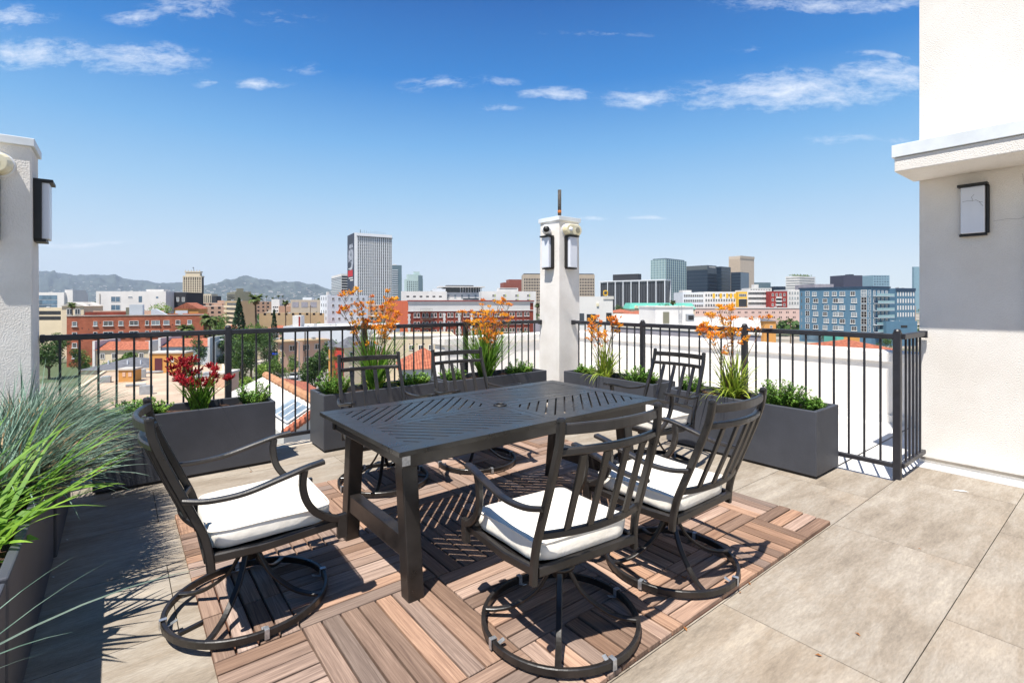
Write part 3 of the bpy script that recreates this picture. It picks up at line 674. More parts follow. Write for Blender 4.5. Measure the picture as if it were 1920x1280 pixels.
def paw(x, y, label, stems, hmin, hmax, spread, leaves, lm=M_strap, fm=M_org, fs=.026, nfl=6, leafh=.5, z=.47, arch=0, name='flowering_plant', cluster=1.0):
    r = empty(name, (x,y,z), 0, label, 'flowering plant')
    m = MB()
    for _ in range(leaves):
        az = R_(0,2*pi); blade(m, (R_(-.05,.05),R_(-.05,.05),0), az, leafh*R_(.6,1.15), R_(.03,.52), R_(.1,.85), R_(.012,.021), 7, R_(-.4,.4))
    m.build('leaves', lm, r)
    if arch:
        m = MB()
        for _ in range(arch): blade(m, (R_(-.05,.05),R_(-.05,.05),0), R_(0,2*pi), R_(.3,.48), R_(.35,.7), R_(1.2,2.1), R_(.014,.022), 8, R_(-.3,.3))
        m.build('arching_leaves', M_strapy, r)
    for _ in range(stems):
        az = R_(0,2*pi); h = R_(hmin,hmax); ln = sqrt(R_(.06,1))*spread; b = Vector((R_(-.04,.04),R_(-.04,.04),0)); top = Vector((cos(az)*ln, sin(az)*ln, h))
        mid = b.lerp(top,.5)+Vector((-cos(az)*ln*.12,-sin(az)*ln*.12,h*.03)); pts = smooth_path([b,mid,top],6)
        m = MB(); m.tube(pts, lambda t: .0042-.0022*t, 5); fl_ = []
        for k in range(random.randint(4,6)):
            t = R_(.55,1.0) if k else 1.0; i = int(t*(len(pts)-1)); p = pts[i]; a2 = R_(0,2*pi); bl = R_(.06,.15)*(1.25-t*.6)*cluster
            if k == 0: bl = .02
            e = p+Vector((cos(a2)*bl*.75, sin(a2)*bl*.75, bl*.8)); m.tube([p,(p+e)/2+Vector((cos(a2),sin(a2),-.3))*bl*.12,e], .0018, 4)
            f = MB(); fl_.append(f); flowers(f, e, (e-p).normalized() if k else Vector((0,0,1)), random.randint(nfl-2,nfl+2), fs)
            for c in range(2):
                a3 = R_(0,6.28); e2 = e.lerp(p,.4)+Vector((cos(a3)*bl*.5,sin(a3)*bl*.5,bl*.45)); m.tube([e.lerp(p,.5),e2], .0014, 4); flowers(f, e2, Vector((cos(a3)*.5,sin(a3)*.5,.7)), random.randint(3,5), fs*.9)
        st = m.build('flower_stem', M_stem, r)
        for f in fl_: f.build('flower_head', fm, st)
    return r
paw(2.03, 4.80, 'tall orange kangaroo paw behind the left back chair', 17, .62, 1.06, .36, 190, leafh=.66, arch=16)
paw(3.36, 4.76, 'bushy orange kangaroo paw left of the corner column', 15, .50, .92, .38, 260, leafh=.68)
paw(4.46, 3.90, 'shorter orange kangaroo paw right of the corner column', 9, .48, .70, .27, 75, lm=M_strapy, leafh=.45, arch=34, fs=.026)
paw(4.42, 2.35, 'sparse orange kangaroo paw with drooping leaves at the right', 9, .58, .86, .36, 80, lm=M_strapy, leafh=.5, arch=60, fs=.028, nfl=6)
paw(.52, 4.80, 'red kangaroo paw in the left planter', 7, .20, .46, .24, 120, fm=M_red, leafh=.36, fs=.036, nfl=6, arch=0, cluster=.8)

def shrub(x, y, rx, ry, h, label, n=70, z=.465, m_=None):
    r = empty('shrub', (x,y,z), 0, label, 'shrub'); m = MB(); s = MB()
    for _ in range(n):
        a = R_(0,2*pi); q = sqrt(R_(0,1)); bx, by = rx*q*cos(a)*.75, ry*q*sin(a)*.75; hh = h*R_(.45,1.1)*(1-.45*q); lean = (R_(-.3,.3)+cos(a)*q*.5, R_(-.3,.3)+sin(a)*q*.5)
        pts = smooth_path([(bx,by,0),(bx+lean[0]*hh*.4,by+lean[1]*hh*.4,hh*.55),(bx+lean[0]*hh,by+lean[1]*hh,hh)],4); s.tube(pts, .0016, 3, cap=False)
        for i in range(1,len(pts)):
            for _k in range(7):
                p = pts[i].lerp(pts[i-1], R_(0,1)); az = R_(0,2*pi); l = R_(.016,.03); w = l*.24; el = R_(-.1,.9)
                d = Vector((cos(az)*cos(el), sin(az)*cos(el), sin(el))); sd = Vector((-sin(az),cos(az),R_(-.3,.3)))
                m.add([p, p+d*l*.5+sd*w, p+d*l, p+d*l*.5-sd*w], [(0,1,2,3)])
    m.build('leaves', m_ or M_shrub, r); s.build('twigs', M_stem, r); return r
shrub(.13,4.78,.22,.14,.17,'low green shrub at the left end of the red flower planter',110)
shrub(.94,4.80,.12,.12,.22,'green shrub at the right end of the red flower planter',50)
shrub(1.60,4.72,.13,.13,.30,'green shrub at the left end of the middle planter',85)
shrub(2.44,4.78,.20,.13,.18,'low green shrub between the two back chairs',90)
shrub(2.92,4.76,.14,.13,.20,'small green shrub behind the right back chair',60)
shrub(3.86,4.76,.22,.13,.19,'leafy green shrub left of the corner column',90)
shrub(4.46,4.22,.12,.14,.15,'low green shrub just right of the corner column',70)
shrub(4.47,3.42,.12,.22,.21,'green shrub behind the far right chair',90)
shrub(4.43,2.76,.12,.10,.20,'small green shrub left of the sparse orange plant',50)
shrub(4.44,1.92,.14,.18,.27,'bushy green shrub right of the sparse orange plant',110)
shrub(4.46,1.68,.12,.08,.13,'low green shrub at the right end of the last planter',50)

def grassclump(x, y, z, n, ln, label, m_blue, extra=M_tan, rad=.16, lean=(.15,.95), bias=None, w=(.006,.012)):
    r = empty('ornamental_grass', (x,y,z), 0, label, 'ornamental grass'); m = MB(); t = MB()
    for i in range(n):
        a = R_(0,2*pi)
        if bias is not None and random.random() < .6: a = bias+random.gauss(0,.7)
        q = rad*sqrt(R_(0,1)); tgt = t if random.random() < .26 else m
        l_ = ln*R_(.55,1.1)*(.8 if tgt is t else 1)
        blade(tgt, (q*cos(a+R_(-1,1)),q*sin(a+R_(-1,1)),R_(-.02,0)), a+R_(-.4,.4), l_, R_(*lean), R_(.25,1.0), R_(*w), 7, R_(-.8,.8))
    m.build('green_blades', m_blue, r); t.build('dry_blades', extra, r); return r
grassclump(-.46,4.22,.47,1500,.56,'large blue green ornamental grass under the left column',M_blue,bias=-.6)
grassclump(-.50,3.72,.47,1400,.52,'blue green ornamental grass spilling over the left planter edge',M_blue,bias=-.1)
grassclump(-.46,3.30,.47,800,.46,'blue green ornamental grass in the middle of the left planters',M_blue,bias=-.1)
grassclump(-.48,1.62,.47,12,.58,'grass clump whose long blades cross the lower left corner',M_blue,bias=.9,lean=(.7,1.15),w=(.006,.010))
grassclump(-.60,2.75,.47,40,.58,'lime green broad bladed grass spilling from the left planter',M_lime,extra=M_lime,bias=.1,lean=(.2,.9),w=(.02,.034),rad=.14)
grassclump(-.38,2.98,.47,22,.52,'arching lime green grass above the blue grass shadow',M_lime,extra=M_lime,bias=.3,lean=(.3,.9),w=(.016,.028),rad=.1)
grassclump(-.36,3.95,.49,520,.42,'blue green grass tuft drooping over the corner of the left planters',M_blue,bias=-.3,lean=(.6,1.25),rad=.2,w=(.005,.009))
grassclump(-.38,3.35,.49,420,.40,'drooping blue green grass tuft above the dark planter seam',M_blue,bias=0,lean=(.5,1.2),rad=.2,w=(.005,.009))
grassclump(-.44,2.62,.47,26,.5,'lime green arching grass beside the broad leaved plant',M_lime,extra=M_lime,bias=.2,lean=(.35,1.0),w=(.02,.032),rad=.12)
r = empty('leafy_plant', (-.40,2.50,.47), 0, 'broad leaved light green plant at the far left edge', 'plant'); m = MB()
for _ in range(26):
    az = R_(0,6.28); d = Vector((cos(az),sin(az),R_(-.15,.5))).normalized(); p = d*R_(.03,.14)+Vector((0,0,R_(.0,.12))); l = R_(.045,.085); sd = Vector((-sin(az),cos(az),R_(-.3,.3))).normalized(); w = l*.38
    m.add([p,p+d*l*.25+sd*w*.8,p+d*l*.6+sd*w,p+d*l-Vector((0,0,.02)),p+d*l*.6-sd*w,p+d*l*.25-sd*w*.8,p+d*l*.5+Vector((0,0,-.012))],[(0,1,6),(1,2,6),(2,3,6),(3,4,6),(4,5,6),(5,0,6)])
m.build('leaves', M_lime, r)

# ------------------------------------------------------------------ city: ground, streets, hills
TH = radians(31.0)
def ground_mat():
    m = bpy.data.materials.new('city ground'); m.use_nodes = True; t = m.node_tree; p = t.nodes['Principled BSDF']; tcn = N(t, 'ShaderNodeTexCoord')
    n1 = N(t, 'ShaderNodeTexNoise'); n1.inputs['Scale'].default_value = .03; n1.inputs['Detail'].default_value = 8; L(t, tcn.outputs['Object'], n1.inputs['Vector'])
    r1 = N(t, 'ShaderNodeValToRGB'); e = r1.color_ramp.elements; e[0].position = .38; e[0].color = lin('#4d5a3a'); e[1].position = .62; e[1].color = lin('#a89e92'); x = e.new(.5); x.color = lin('#877f73'); L(t, n1.outputs[0], r1.inputs[0]); L(t, r1.outputs[0], p.inputs['Base Color']); p.inputs['Roughness'].default_value = .95
    return m
m = MB(); m.box(-3400,-2400,GZ-3,5200,13600,GZ); struct('ground', m, ground_mat())
def strip(name, pts, w, z, mt):
    m = MB(); m.sweep([Vector((p.x,p.y,z)) for p in pts], [(-w/2,-.02),(w/2,-.02),(w/2,0),(-w/2,0)]); return struct(name, m, mt)
M_asph = mat('asphalt', '#a09a98', '#8a8583', rough=.95, scale=.4, detail=9)
M_walk = mat('concrete walk', '#c2b8ac', '#a79d92', rough=.95, scale=.8, detail=8)
M_line = mat('road paint', '#e8e6de', '#cfcac0', rough=.8, scale=3)
st = [W(760,62),W(640,90),W(585,115),W(545,150),W(505,230),W(470,420)]
strip('pavement', st, 17, GZ+.10, M_walk); strip('road', st, 11.5, GZ+.13, M_asph)
strip('lane_marking', st, .35, GZ+.14, M_line)
m = MB(); c0 = W(1390,150); m.box(0,0,0,70,52,.03); o = struct('parking_lot', m, mat('parking lot paving', '#c6bbae', '#9f968b', rough=.95, scale=.15, detail=9)); o.location = (c0.x,c0.y,GZ+.05); o.rotation_euler = (0,0,YAW-pi/2+.1)

def hills(name, prof, d0, d1, seed, col1, col2):
    rr = random.Random(seed); NX, NY = 220, 22; V = []
    def ph(px):
        if px <= prof[0][0]: return prof[0][1]
        for (a,ya),(b,yb) in zip(prof, prof[1:]):
            if a <= px <= b: t = (px-a)/(b-a); t = t*t*(3-2*t); return lerp(ya,yb,t)
        return prof[-1][1]
    pa, pb = prof[0][0], prof[-1][0]
    from mathutils import noise
    for j in range(NY+1):
        t = j/NY; d = lerp(d0,d1,t)
        for i in range(NX+1):
            px = lerp(pa,pb,i/NX); hmax = zat(ph(px),d1)-GZ
            e = sin(t*pi/2)**1.1; nz = noise.fractal(Vector((px*.045,t*3.2+seed,0)), 1.0, 2.1, 5)
            z = GZ-4+hmax*(e+nz*.20*sin(t*pi))+4*t+ (noise.noise(Vector((px*.12,seed,t)))*hmax*.015)
            w = W(px,d); V.append((w.x,w.y,z))
    for i in range(NX+1): w = W(lerp(pa,pb,i/NX), d1*1.12); V.append((w.x,w.y,GZ-5))
    m = MB(); m.add(V, [(j*(NX+1)+i, j*(NX+1)+i+1, (j+1)*(NX+1)+i+1, (j+1)*(NX+1)+i) for j in range(NY+1) for i in range(NX)])
    mt = mat(name, col1, col2, rough=1, scale=.004, detail=10, contrast=(.4,.6))
    return tag(m.build(name, mt, smooth=True), kind='structure'), V, NX, NY
prof1 = [(-60,516),(40,511),(78,509),(98,509),(122,515),(152,517),(176,515),(218,518),(238,524),(270,527),(300,531),(340,530),(380,535),(430,540),(520,548),(600,556),(700,566)]
prof2 = [(300,552),(380,535),(400,532),(430,525),(452,521),(468,520),(490,524),(520,530),(552,528),(584,534),(622,543),(650,549),(690,556),(740,563),(800,567)]
h1, V1, nx1, ny1 = hills('hills', prof1, 5600, 8200, 3, '#454e47', '#2b332f')
h2, V2, nx2, ny2 = hills('hill_range', prof2, 5000, 7200, 8, '#4c5550', '#303936')
m = MB(); rr = random.Random(5)
for V, nx, ny in ((V1,nx1,ny1),(V2,nx2,ny2)):
    for _ in range(330):
        j = int(rr.triangular(0,ny*.62,2)); i = rr.randrange(nx); v = V[j*(nx+1)+i]; s = rr.uniform(7,17); h = rr.uniform(5,12); m.box(v[0]-s,v[1]-s*.6,v[2]-4,v[0]+s,v[1]+s*.6,v[2]+h)
tag(m.build('hillside_houses', mat('pale houses', '#d8d2c8', '#b8aea0', rough=.9, island=.3)), 'tiny pale houses dotted over the distant hillsides', 'houses', kind='stuff')
m = MB()
for k in range(9): p = W(152+k*3.2, 7600); m.box(p.x-10,p.y-6,zat(520.5,7600)-0,p.x+10,p.y+6,zat(517.0,7600))
tag(m.build('hill_letters', mat('white hill sign', '#f2f0ea', '#e0ddd5')), 'blurred white sign on the ridge of the left hill', 'sign')

# ------------------------------------------------------------------ building kit
wcache = {}
def window_mesh(w, h, fm, style):
    k = (round(w,2), round(h,2), fm.name, style)
    if k in wcache: return wcache[k]
    m = MB(); m.mi = 0; f = min(.14, w*.12); 
    if style == 'plain': m.box(-w/2,-.05,0,w/2,-.03,h)
    else:
        m.box(-w/2+f*.5,-.04,f*.5,w/2-f*.5,-.02,h-f*.5); m.mi = 1
        m.box(-w/2,-.10,0,w/2,-.005,f); m.box(-w/2,-.10,h-f,w/2,-.005,h); m.box(-w/2,-.10,f,-w/2+f,-.005,h-f); m.box(w/2-f,-.10,f,w/2,-.005,h-f)
        if 'v' in style: m.box(-f*.35,-.08,f,f*.35,-.01,h-f)
        if 'h' in style: m.box(-w/2+f,-.08,h*.5-f*.3,w/2-f,-.01,h*.5+f*.3)
        if 's' in style: m.box(-w/2-.15,-.22,-.16,w/2+.15,-.002,-.002)
    wcache[k] = (m, fm); return wcache[k]
wobj = {}
class Bld:
    def __init__(s, name, label, cat, px, d, pxR, top, wall, back=None, depth=None, theta=TH, group=None, roof=None, base=GZ, par=.6, a=None, clutter=None):
        c = W(px, d); s.d = d; s.H = zat(top, d)-base; s.base = base
        k = (pxR-960)/FPX; cr = (px-960)/FPX*d
        s.a = a or (k*d-cr)/(cos(theta)-k*sin(theta))
        if back is not None: kl = (back-960)/FPX; s.b = (cr-kl*d)/(sin(theta)+kl*cos(theta))
        else: s.b = depth or 15
        s.r = empty(name, (c.x,c.y,base), YAW-pi/2+theta, label, cat, group)
        H = s.H; p = min(par, H*.2); t = .35; a_, b_ = s.a, s.b; s.wall = wall
        m = MB(); o = [(0,0),(a_,0),(a_,b_),(0,b_)]; i = [(t,t),(a_-t,t),(a_-t,b_-t),(t,b_-t)]
        V = [(x,y,0) for x,y in o]+[(x,y,H) for x,y in o]+[(x,y,H) for x,y in i]+[(x,y,H-p) for x,y in i]; F = []
        for q in range(4): w = (q+1) % 4; F += [(q,w,4+w,4+q),(4+q,4+w,8+w,8+q),(8+q,8+w,12+w,12+q)]
        m.add(V, F); m.build('wall', wall, s.r)
        m = MB(); m.add([(x,y,H-p+.02) for x,y in i], [(0,1,2,3)]); m.build('roof', roof or M_roofpale, s.r)
        if clutter is None: clutter = d < 330
        if clutter:
            rr = random.Random(int(px*7+top)); n = max(3, min(9, int(a_*b_/55))); z = H-p+.03
            for _ in range(n):
                x, y = rr.uniform(.1,.9)*a_, rr.uniform(.12,.9)*b_; k = rr.random()
                if k < .45:
                    w, q_, h = rr.uniform(.6,1.5), rr.uniform(.5,1.1), rr.uniform(.5,1.2); m = MB(); m.box(x-w/2,y-q_/2,z,x+w/2,y+q_/2,z+h); m.box(x-w*.35,y-q_*.35,z+h,x+w*.35,y+q_*.35,z+h+.08); m.build('roof_unit', M_roofunit, s.r)
                elif k < .75: m = MB(); m.tube([(x,y,z),(x,y,z+rr.uniform(.5,1.3))], .09, 6); m.build('roof_vent', M_roofunit, s.r)
                else: ln = rr.uniform(2,5); m = MB(); m.bar([(x,y,z+.2),(min(x+ln,a_-.5),y,z+.2)], .3, .3); m.build('roof_duct', M_roofunit, s.r)
    def z(s, py, d=None): return zat(py, d or s.d)-s.base
    def ulen(s, px):   # position along u face that projects to px
        k = (px-960)/FPX; th = s.r.rotation_euler.z-YAW+pi/2; loc = s.r.location; cr = RT.dot(loc); cdp = FW.dot(loc); return (k*cdp-cr)/(cos(th)-k*sin(th))
    def vlen(s, px):
        k = (px-960)/FPX; th = s.r.rotation_euler.z-YAW+pi/2; loc = s.r.location; cr = RT.dot(loc); cdp = FW.dot(loc); return (cr-k*cdp)/(sin(th)+k*cos(th))
    def win(s, face, u, z, w, h, style='v', glass=None, frame=None, name='window'):
        m, fm = window_mesh(w, h, frame or M_frame, style); g = glass or M_glass; key = (id(m), g.name, name)
        L0 = s.b if face == 'v' else s.a
        if u-w/2 < .02 or u+w/2 > L0-.02 or z < .1: return
        if key not in wobj: o = m.build(name, [g, fm], s.r); wobj[key] = o
        else: o = link_copy(wobj[key], s.r)
        if face == 'u': o.location = (u,0,z); o.rotation_euler = (0,0,0)
        else: o.location = (0,u,z); o.rotation_euler = (0,0,-pi/2)
    def grid(s, face, cols, rows, w, h, ztop, pitch, m0=1, m1=1, style='v', glass=None, frame=None, skip=0, name='window'):
        L_ = (s.a if face == 'u' else s.b); n = 0
        for r_ in range(rows):
            z = ztop-r_*pitch
            if z < 0.5: break
            for c in range(cols):
                if skip and random.random() < skip: continue
                u = m0+(L_-m0-m1)*(c+.5)/cols
                s.win(face, u, z-h, w, h, style, glass, frame, name)
    def part(s, name, fn, m, **k): q = MB(); fn(q); return q.build(name, m, s.r, **k)
    def boxp(s, name, m, *b, **k): q = MB(); q.box(*b); return q.build(name, m, s.r, **k)
M_roofunit = mat('galvanised roof units','#b4b6b6','#8d8f90',rough=.6,scale=1)
M_roofpale = mat('pale flat roof', '#cfc9c0', '#a8a198', rough=.95, scale=.3, detail=8)
M_roofwhite = mat('white flat roof', '#d9d5ce', '#b9b4ac', rough=.9, scale=.25, detail=8)
def wm_(n, c, c2=None, **k): 
    kw = dict(rough=.9, scale=.25, detail=8, contrast=(.3,.7)); kw.update(k); c1 = lin(c); return mat(n, c, c2, **kw) if c2 else mat(n, c, tuple(sc_(c1,.86)), **kw)
W_white = wm_('painted white wall', '#dcd9d5'); W_cool = wm_('cool white wall', '#d5d9de'); W_cream = wm_('cream wall', '#d9c9ac'); W_peach = wm_('peach wall', '#d8b299')
W_tan = wm_('tan wall', '#b39b78'); W_beige = wm_('beige concrete', '#b9aa98'); W_orange = wm_('orange stucco', '#cd9450'); W_blue = wm_('blue facade', '#54788f'); W_dark = wm_('charcoal facade', '#2f3035')
W_pink = wm_('pink stucco', '#e0beb2'); W_red = wm_('brick red panel', '#8e2b25'); W_yel = wm_('yellow panel', '#e0b030'); W_teal = wm_('teal copper roof', '#5faf9e'); W_lilac = wm_('grey lilac wall', '#a09ca4', '#85818a')
W_olive = wm_('olive concrete', '#7c7a68'); W_brown = wm_('brown red wall', '#8b4a3a'); W_greyd = wm_('blue black glass wall', '#22303f', rough=.2); W_tealg = wm_('teal glass wall', '#5f737b', rough=.2); W_skyg = wm_('sky glass wall', '#83a1ae', rough=.15)
W_rededge = wm_('bright red wall', '#c43a30'); W_bl = wm_('pale green facade', '#b4c8c4')
G_blue = mat('blue glass', '#6a8496', '#3c5468', rough=.1, scale=.2, objrand=.35, spec=.9); G_dark = mat('near black glass', '#22252b', '#15171b', rough=.15, scale=.2, objrand=.3, spec=.8)
G_lite = mat('curtained glass', '#8d979c', '#5c666e', rough=.25, scale=.7, objrand=.5, spec=.8)
def brick_mat(n, c1, c2, mort, sx=1.0):
    m = bpy.data.materials.new(n); m.use_nodes = True; t = m.node_tree; p = t.nodes['Principled BSDF']; tcn = N(t, 'ShaderNodeTexCoord')
    sepx = N(t, 'ShaderNodeSeparateXYZ'); L(t, tcn.outputs['Object'], sepx.inputs[0]); cb = N(t, 'ShaderNodeCombineXYZ'); L(t, M(t, 'ADD', sepx.outputs[0], sepx.outputs[1]), cb.inputs[0]); L(t, sepx.outputs[2], cb.inputs[1])
    b = N(t, 'ShaderNodeTexBrick'); b.inputs['Scale'].default_value = 1; b.inputs['Color1'].default_value = lin(c1); b.inputs['Color2'].default_value = lin(c2); b.inputs['Mortar'].default_value = lin(mort)
    b.inputs['Mortar Size'].default_value = .012; b.inputs['Brick Width'].default_value = .45; b.inputs['Row Height'].default_value = .16; L(t, cb.outputs[0], b.inputs['Vector'])
    n1 = N(t, 'ShaderNodeTexNoise'); n1.inputs['Scale'].default_value = .35; n1.inputs['Detail'].default_value = 9; L(t, tcn.outputs['Object'], n1.inputs['Vector'])
    h = N(t, 'ShaderNodeHueSaturation'); L(t, b.outputs[0], h.inputs['Color']); L(t, M(t, 'MULTIPLY_ADD', n1.outputs[0], 1.1, .45), h.inputs['Value']); L(t, h.outputs[0], p.inputs['Base Color']); p.inputs['Roughness'].default_value = .95
    return m
B_red = brick_mat('orange red brick', '#b9694b', '#a8583e', '#b07058'); B_dark = brick_mat('dark red brick', '#8f3f2e', '#7c3426', '#8a4a3a'); B_or = wm_('painted orange brick', '#c9613a')
def tile_mat():
    m = bpy.data.materials.new('terracotta roof tiles'); m.use_nodes = True; t = m.node_tree; p = t.nodes['Principled BSDF']; tcn = N(t, 'ShaderNodeTexCoord')
    w = N(t, 'ShaderNodeTexWave'); w.inputs['Scale'].default_value = 1.1; w.bands_direction = 'X'; w.inputs['Distortion'].default_value = .4; L(t, tcn.outputs['Object'], w.inputs['Vector'])
    n1 = N(t, 'ShaderNodeTexNoise'); n1.inputs['Scale'].default_value = 2.5; n1.inputs['Detail'].default_value = 6; L(t, tcn.outputs['Object'], n1.inputs['Vector'])
    r1 = N(t, 'ShaderNodeValToRGB'); e = r1.color_ramp.elements; e[0].position = .35; e[0].color = lin('#94523a'); e[1].position = .65; e[1].color = lin('#bf7152'); L(t, n1.outputs[0], r1.inputs[0])
    h = N(t, 'ShaderNodeHueSaturation'); L(t, r1.outputs[0], h.inputs['Color']); L(t, M(t, 'MULTIPLY_ADD', w.outputs['Fac'], .35, .75), h.inputs['Value']); L(t, h.outputs[0], p.inputs['Base Color']); p.inputs['Roughness'].default_value = .85
    b = N(t, 'ShaderNodeBump'); b.inputs['Strength'].default_value = .8; b.inputs['Distance'].default_value = .1; L(t, w.outputs['Fac'], b.inputs['Height']); L(t, b.outputs[0], p.inputs['Normal']); return m
M_tile = tile_mat(); M_slate = mat('grey shingle roof', '#6c6d72', '#54555a', rough=.95, scale=1.5, detail=8)
def gable(b, name, m, x0, y0, x1, y1, z0, hgt, along='x', ov=.4):
    def f(q):
        X0,Y0,X1,Y1 = x0-ov,y0-ov,x1+ov,y1+ov
        if along == 'x': ym = (Y0+Y1)/2; q.add([(X0,Y0,z0),(X1,Y0,z0),(X1,Y1,z0),(X0,Y1,z0),(X0,ym,z0+hgt),(X1,ym,z0+hgt)],[(0,1,5,4),(2,3,4,5),(0,4,3),(1,2,5),(0,3,2,1)])
        elif along == 'y': xm = (X0+X1)/2; q.add([(X0,Y0,z0),(X1,Y0,z0),(X1,Y1,z0),(X0,Y1,z0),(xm,Y0,z0+hgt),(xm,Y1,z0+hgt)],[(0,4,5,3),(1,2,5,4),(0,1,4),(2,3,5),(0,3,2,1)])
        else:
            ym = (Y0+Y1)/2; k = min((Y1-Y0)/2,(X1-X0)/2); q.add([(X0,Y0,z0),(X1,Y0,z0),(X1,Y1,z0),(X0,Y1,z0),(X0+k,ym,z0+hgt),(X1-k,ym,z0+hgt)],[(0,1,5,4),(2,3,4,5),(3,0,4),(1,2,5),(0,3,2,1)])
    return b.part(name, f, m)
# ------------------------------------------------------------------ near and middle city, left to right
b = Bld('apartment_building','white modern apartment block with balcony bands at the far left','building',40,215,120,548,W_white,depth=14,theta=.1)
for k in range(3):
    zt = b.z(553.5+k*9); 
    for u0 in (b.ulen(62), b.ulen(79), b.ulen(95)): b.boxp('balcony_window', G_blue, u0, -.08, zt-2.0*.9, u0+(3.6 if u0 < b.ulen(90) else 2.6), -.02, zt)
b.boxp('stair_tower', W_white, b.ulen(118), 1, 0, b.ulen(133), 9, b.z(543))
b = Bld('cream_house','cream gabled house with an arched window beside the palm','house',116,168,157,574,W_cream,depth=12,theta=.25)
gable(b,'roof',M_roofpale,0,0,b.a,b.b,b.H,1.4,'y'); b.win('u',b.a*.35,b.z(590),1.6,2.0,'v'); b.win('u',b.a*.72,b.z(590),1.6,2.0,'v')
b = Bld('apartment_house','peach apartment house with long dark balconies at the far left','house',30,180,116,577,W_cream,depth=12,theta=.1)
for k in range(2):
    zt = b.z(583+k*10); b.boxp('balcony_opening', G_dark, b.ulen(60), -.05, zt-1.3, b.ulen(114), .02-.04, zt)
b = Bld('white_block','long white modern box building behind the brick one','building',180,205,311,546,W_white,depth=18,theta=.12,roof=M_roofwhite)
for px,py,w,h in ((208,566,3.6,2.3),(208,581.5,3.6,2.3),(240,558.5,1.7,.7),(260,566.5,1.3,2.5),(292.5,559,.9,.7),(292.5,574,.9,.7),(260,581,1.3,2.2)):
    b.win('u', b.ulen(px)+w/2, b.z(py), w, h, 'v' if w>1.5 else 'plain', G_blue)
b.boxp('roof_box', W_white, b.ulen(266), 3, b.H-.6, b.ulen(299), 8, b.H+.9)
b.boxp('rain_pipe', M_roofpale, b.ulen(186.5), -.25, 0, b.ulen(188), -.01, b.H-1.0)
b = Bld('dark_block','charcoal building joined to the right of the white box','building',311,214,349,548,W_dark,depth=15,theta=.12)
for px in (312.5,330.5,341): b.win('u', b.ulen(px)+.6, b.z(565.5), 1.1, 1.9, 'v', G_lite)
# brick apartment
b = Bld('brick_building','orange red brick apartment building behind the left railing','building',125,140,381,593,B_red,depth=26,theta=TH*.9,roof=M_roofpale,par=1.0)
b.boxp('parapet_coping', M_roofpale, -.12,-.12,b.H,b.a+.12,.42,b.H+.22)
wl = [(136.5,1.1,'hs'),(176,.9,'hs'),(196,2.3,'vhs'),(223.5,1.1,'hs'),(244.5,2.2,'vhs'),(273,.9,'hs'),(285.5,2.1,'vhs'),(307.5,1.5,'hs'),(330,1.2,'hs'),(352,1.2,'hs')]
for k in range(4):
    for px,w,stl in wl:
        u = b.ulen(px+w*3); b.win('u', u, b.z(612+k*0)-k*3.0, w, 1.35, stl, G_dark if random.random() < .5 else G_lite)
for k in range(34): 
    u = R_(1,b.a-1); z = b.H-R_(.4,9)
    if k % 3 == 0: b.boxp('wall_vent', W_dark, u,-.04,z,u+.22,-.005,z+.22)
b.boxp('white_bulkhead', W_cool, b.ulen(241), 1, b.H-1, b.ulen(241)+3.2, 4, b.z(572)+.1); b.boxp('bulkhead_door', W_olive, b.ulen(241)-.9, 1.6, b.H-1, b.ulen(241)-.02, 3.6, b.z(577))
def shed(q): u0,u1=b.ulen(281),b.ulen(311); z0=b.H-.8; zt=b.z(580.5); q.add([(u0,2,z0),(u1,2,z0),(u1,5,z0),(u0,5,z0),(u0,2,zt),(u0,5,zt),(u0+1.2,2,zt),(u0+1.2,5,zt),(u1,2,z0+.9),(u1,5,z0+.9)],[(0,1,8,6,4),(3,5,7,9,2),(0,4,5,3),(4,6,7,5),(6,8,9,7),(1,2,9,8)])
b.part('white_skylight', shed, W_cool)
b.boxp('roof_ridge', B_dark, b.ulen(150), 4.5, b.H-.6, b.ulen(235), 4.9, b.z(585.5)); b.boxp('roof_wall', W_peach, b.ulen(160), 8, b.H-.6, b.ulen(300), 8.4, b.z(584))
b2 = Bld('orange_house','orange gabled house rising behind the brick roof','house',327,185,372,579,W_orange,depth=12,theta=.3); gable(b2,'roof',M_tile,0,0,b2.a,b2.b,b2.H,2.3,'y',.3); b2.boxp('white_gable', W_cool, .5,-.6,b2.H-6,4.4,-.05,b2.H-.6)
# red tile townhouses
for (p0,p1,lab) in ((180,280,'low white townhouse with a red tiled roof in front of the brick wall'),(303,390,'grey white townhouse with a red tiled roof right of the palm shade')):
    b = Bld('townhouse', lab, 'house', p0, 106, p1, 656 if p0 < 200 else 650, W_cream if p0 < 200 else W_cool, depth=8, theta=.12, par=.2)
    gable(b,'roof',M_tile,0,0,b.a,b.b,b.H,1.5,'x',.35)
    for f in (.12,.34,.62,.85): b.win('u', b.a*f, b.H-1.9, .9, 1.2, 'v', G_dark)
    b.boxp('party_wall', W_white, -.5, -.3, 0, -.05, b.b, b.H+1.9); b.boxp('party_wall', W_white, b.a+.05, -.3, 0, b.a+.5, b.b, b.H+1.9)
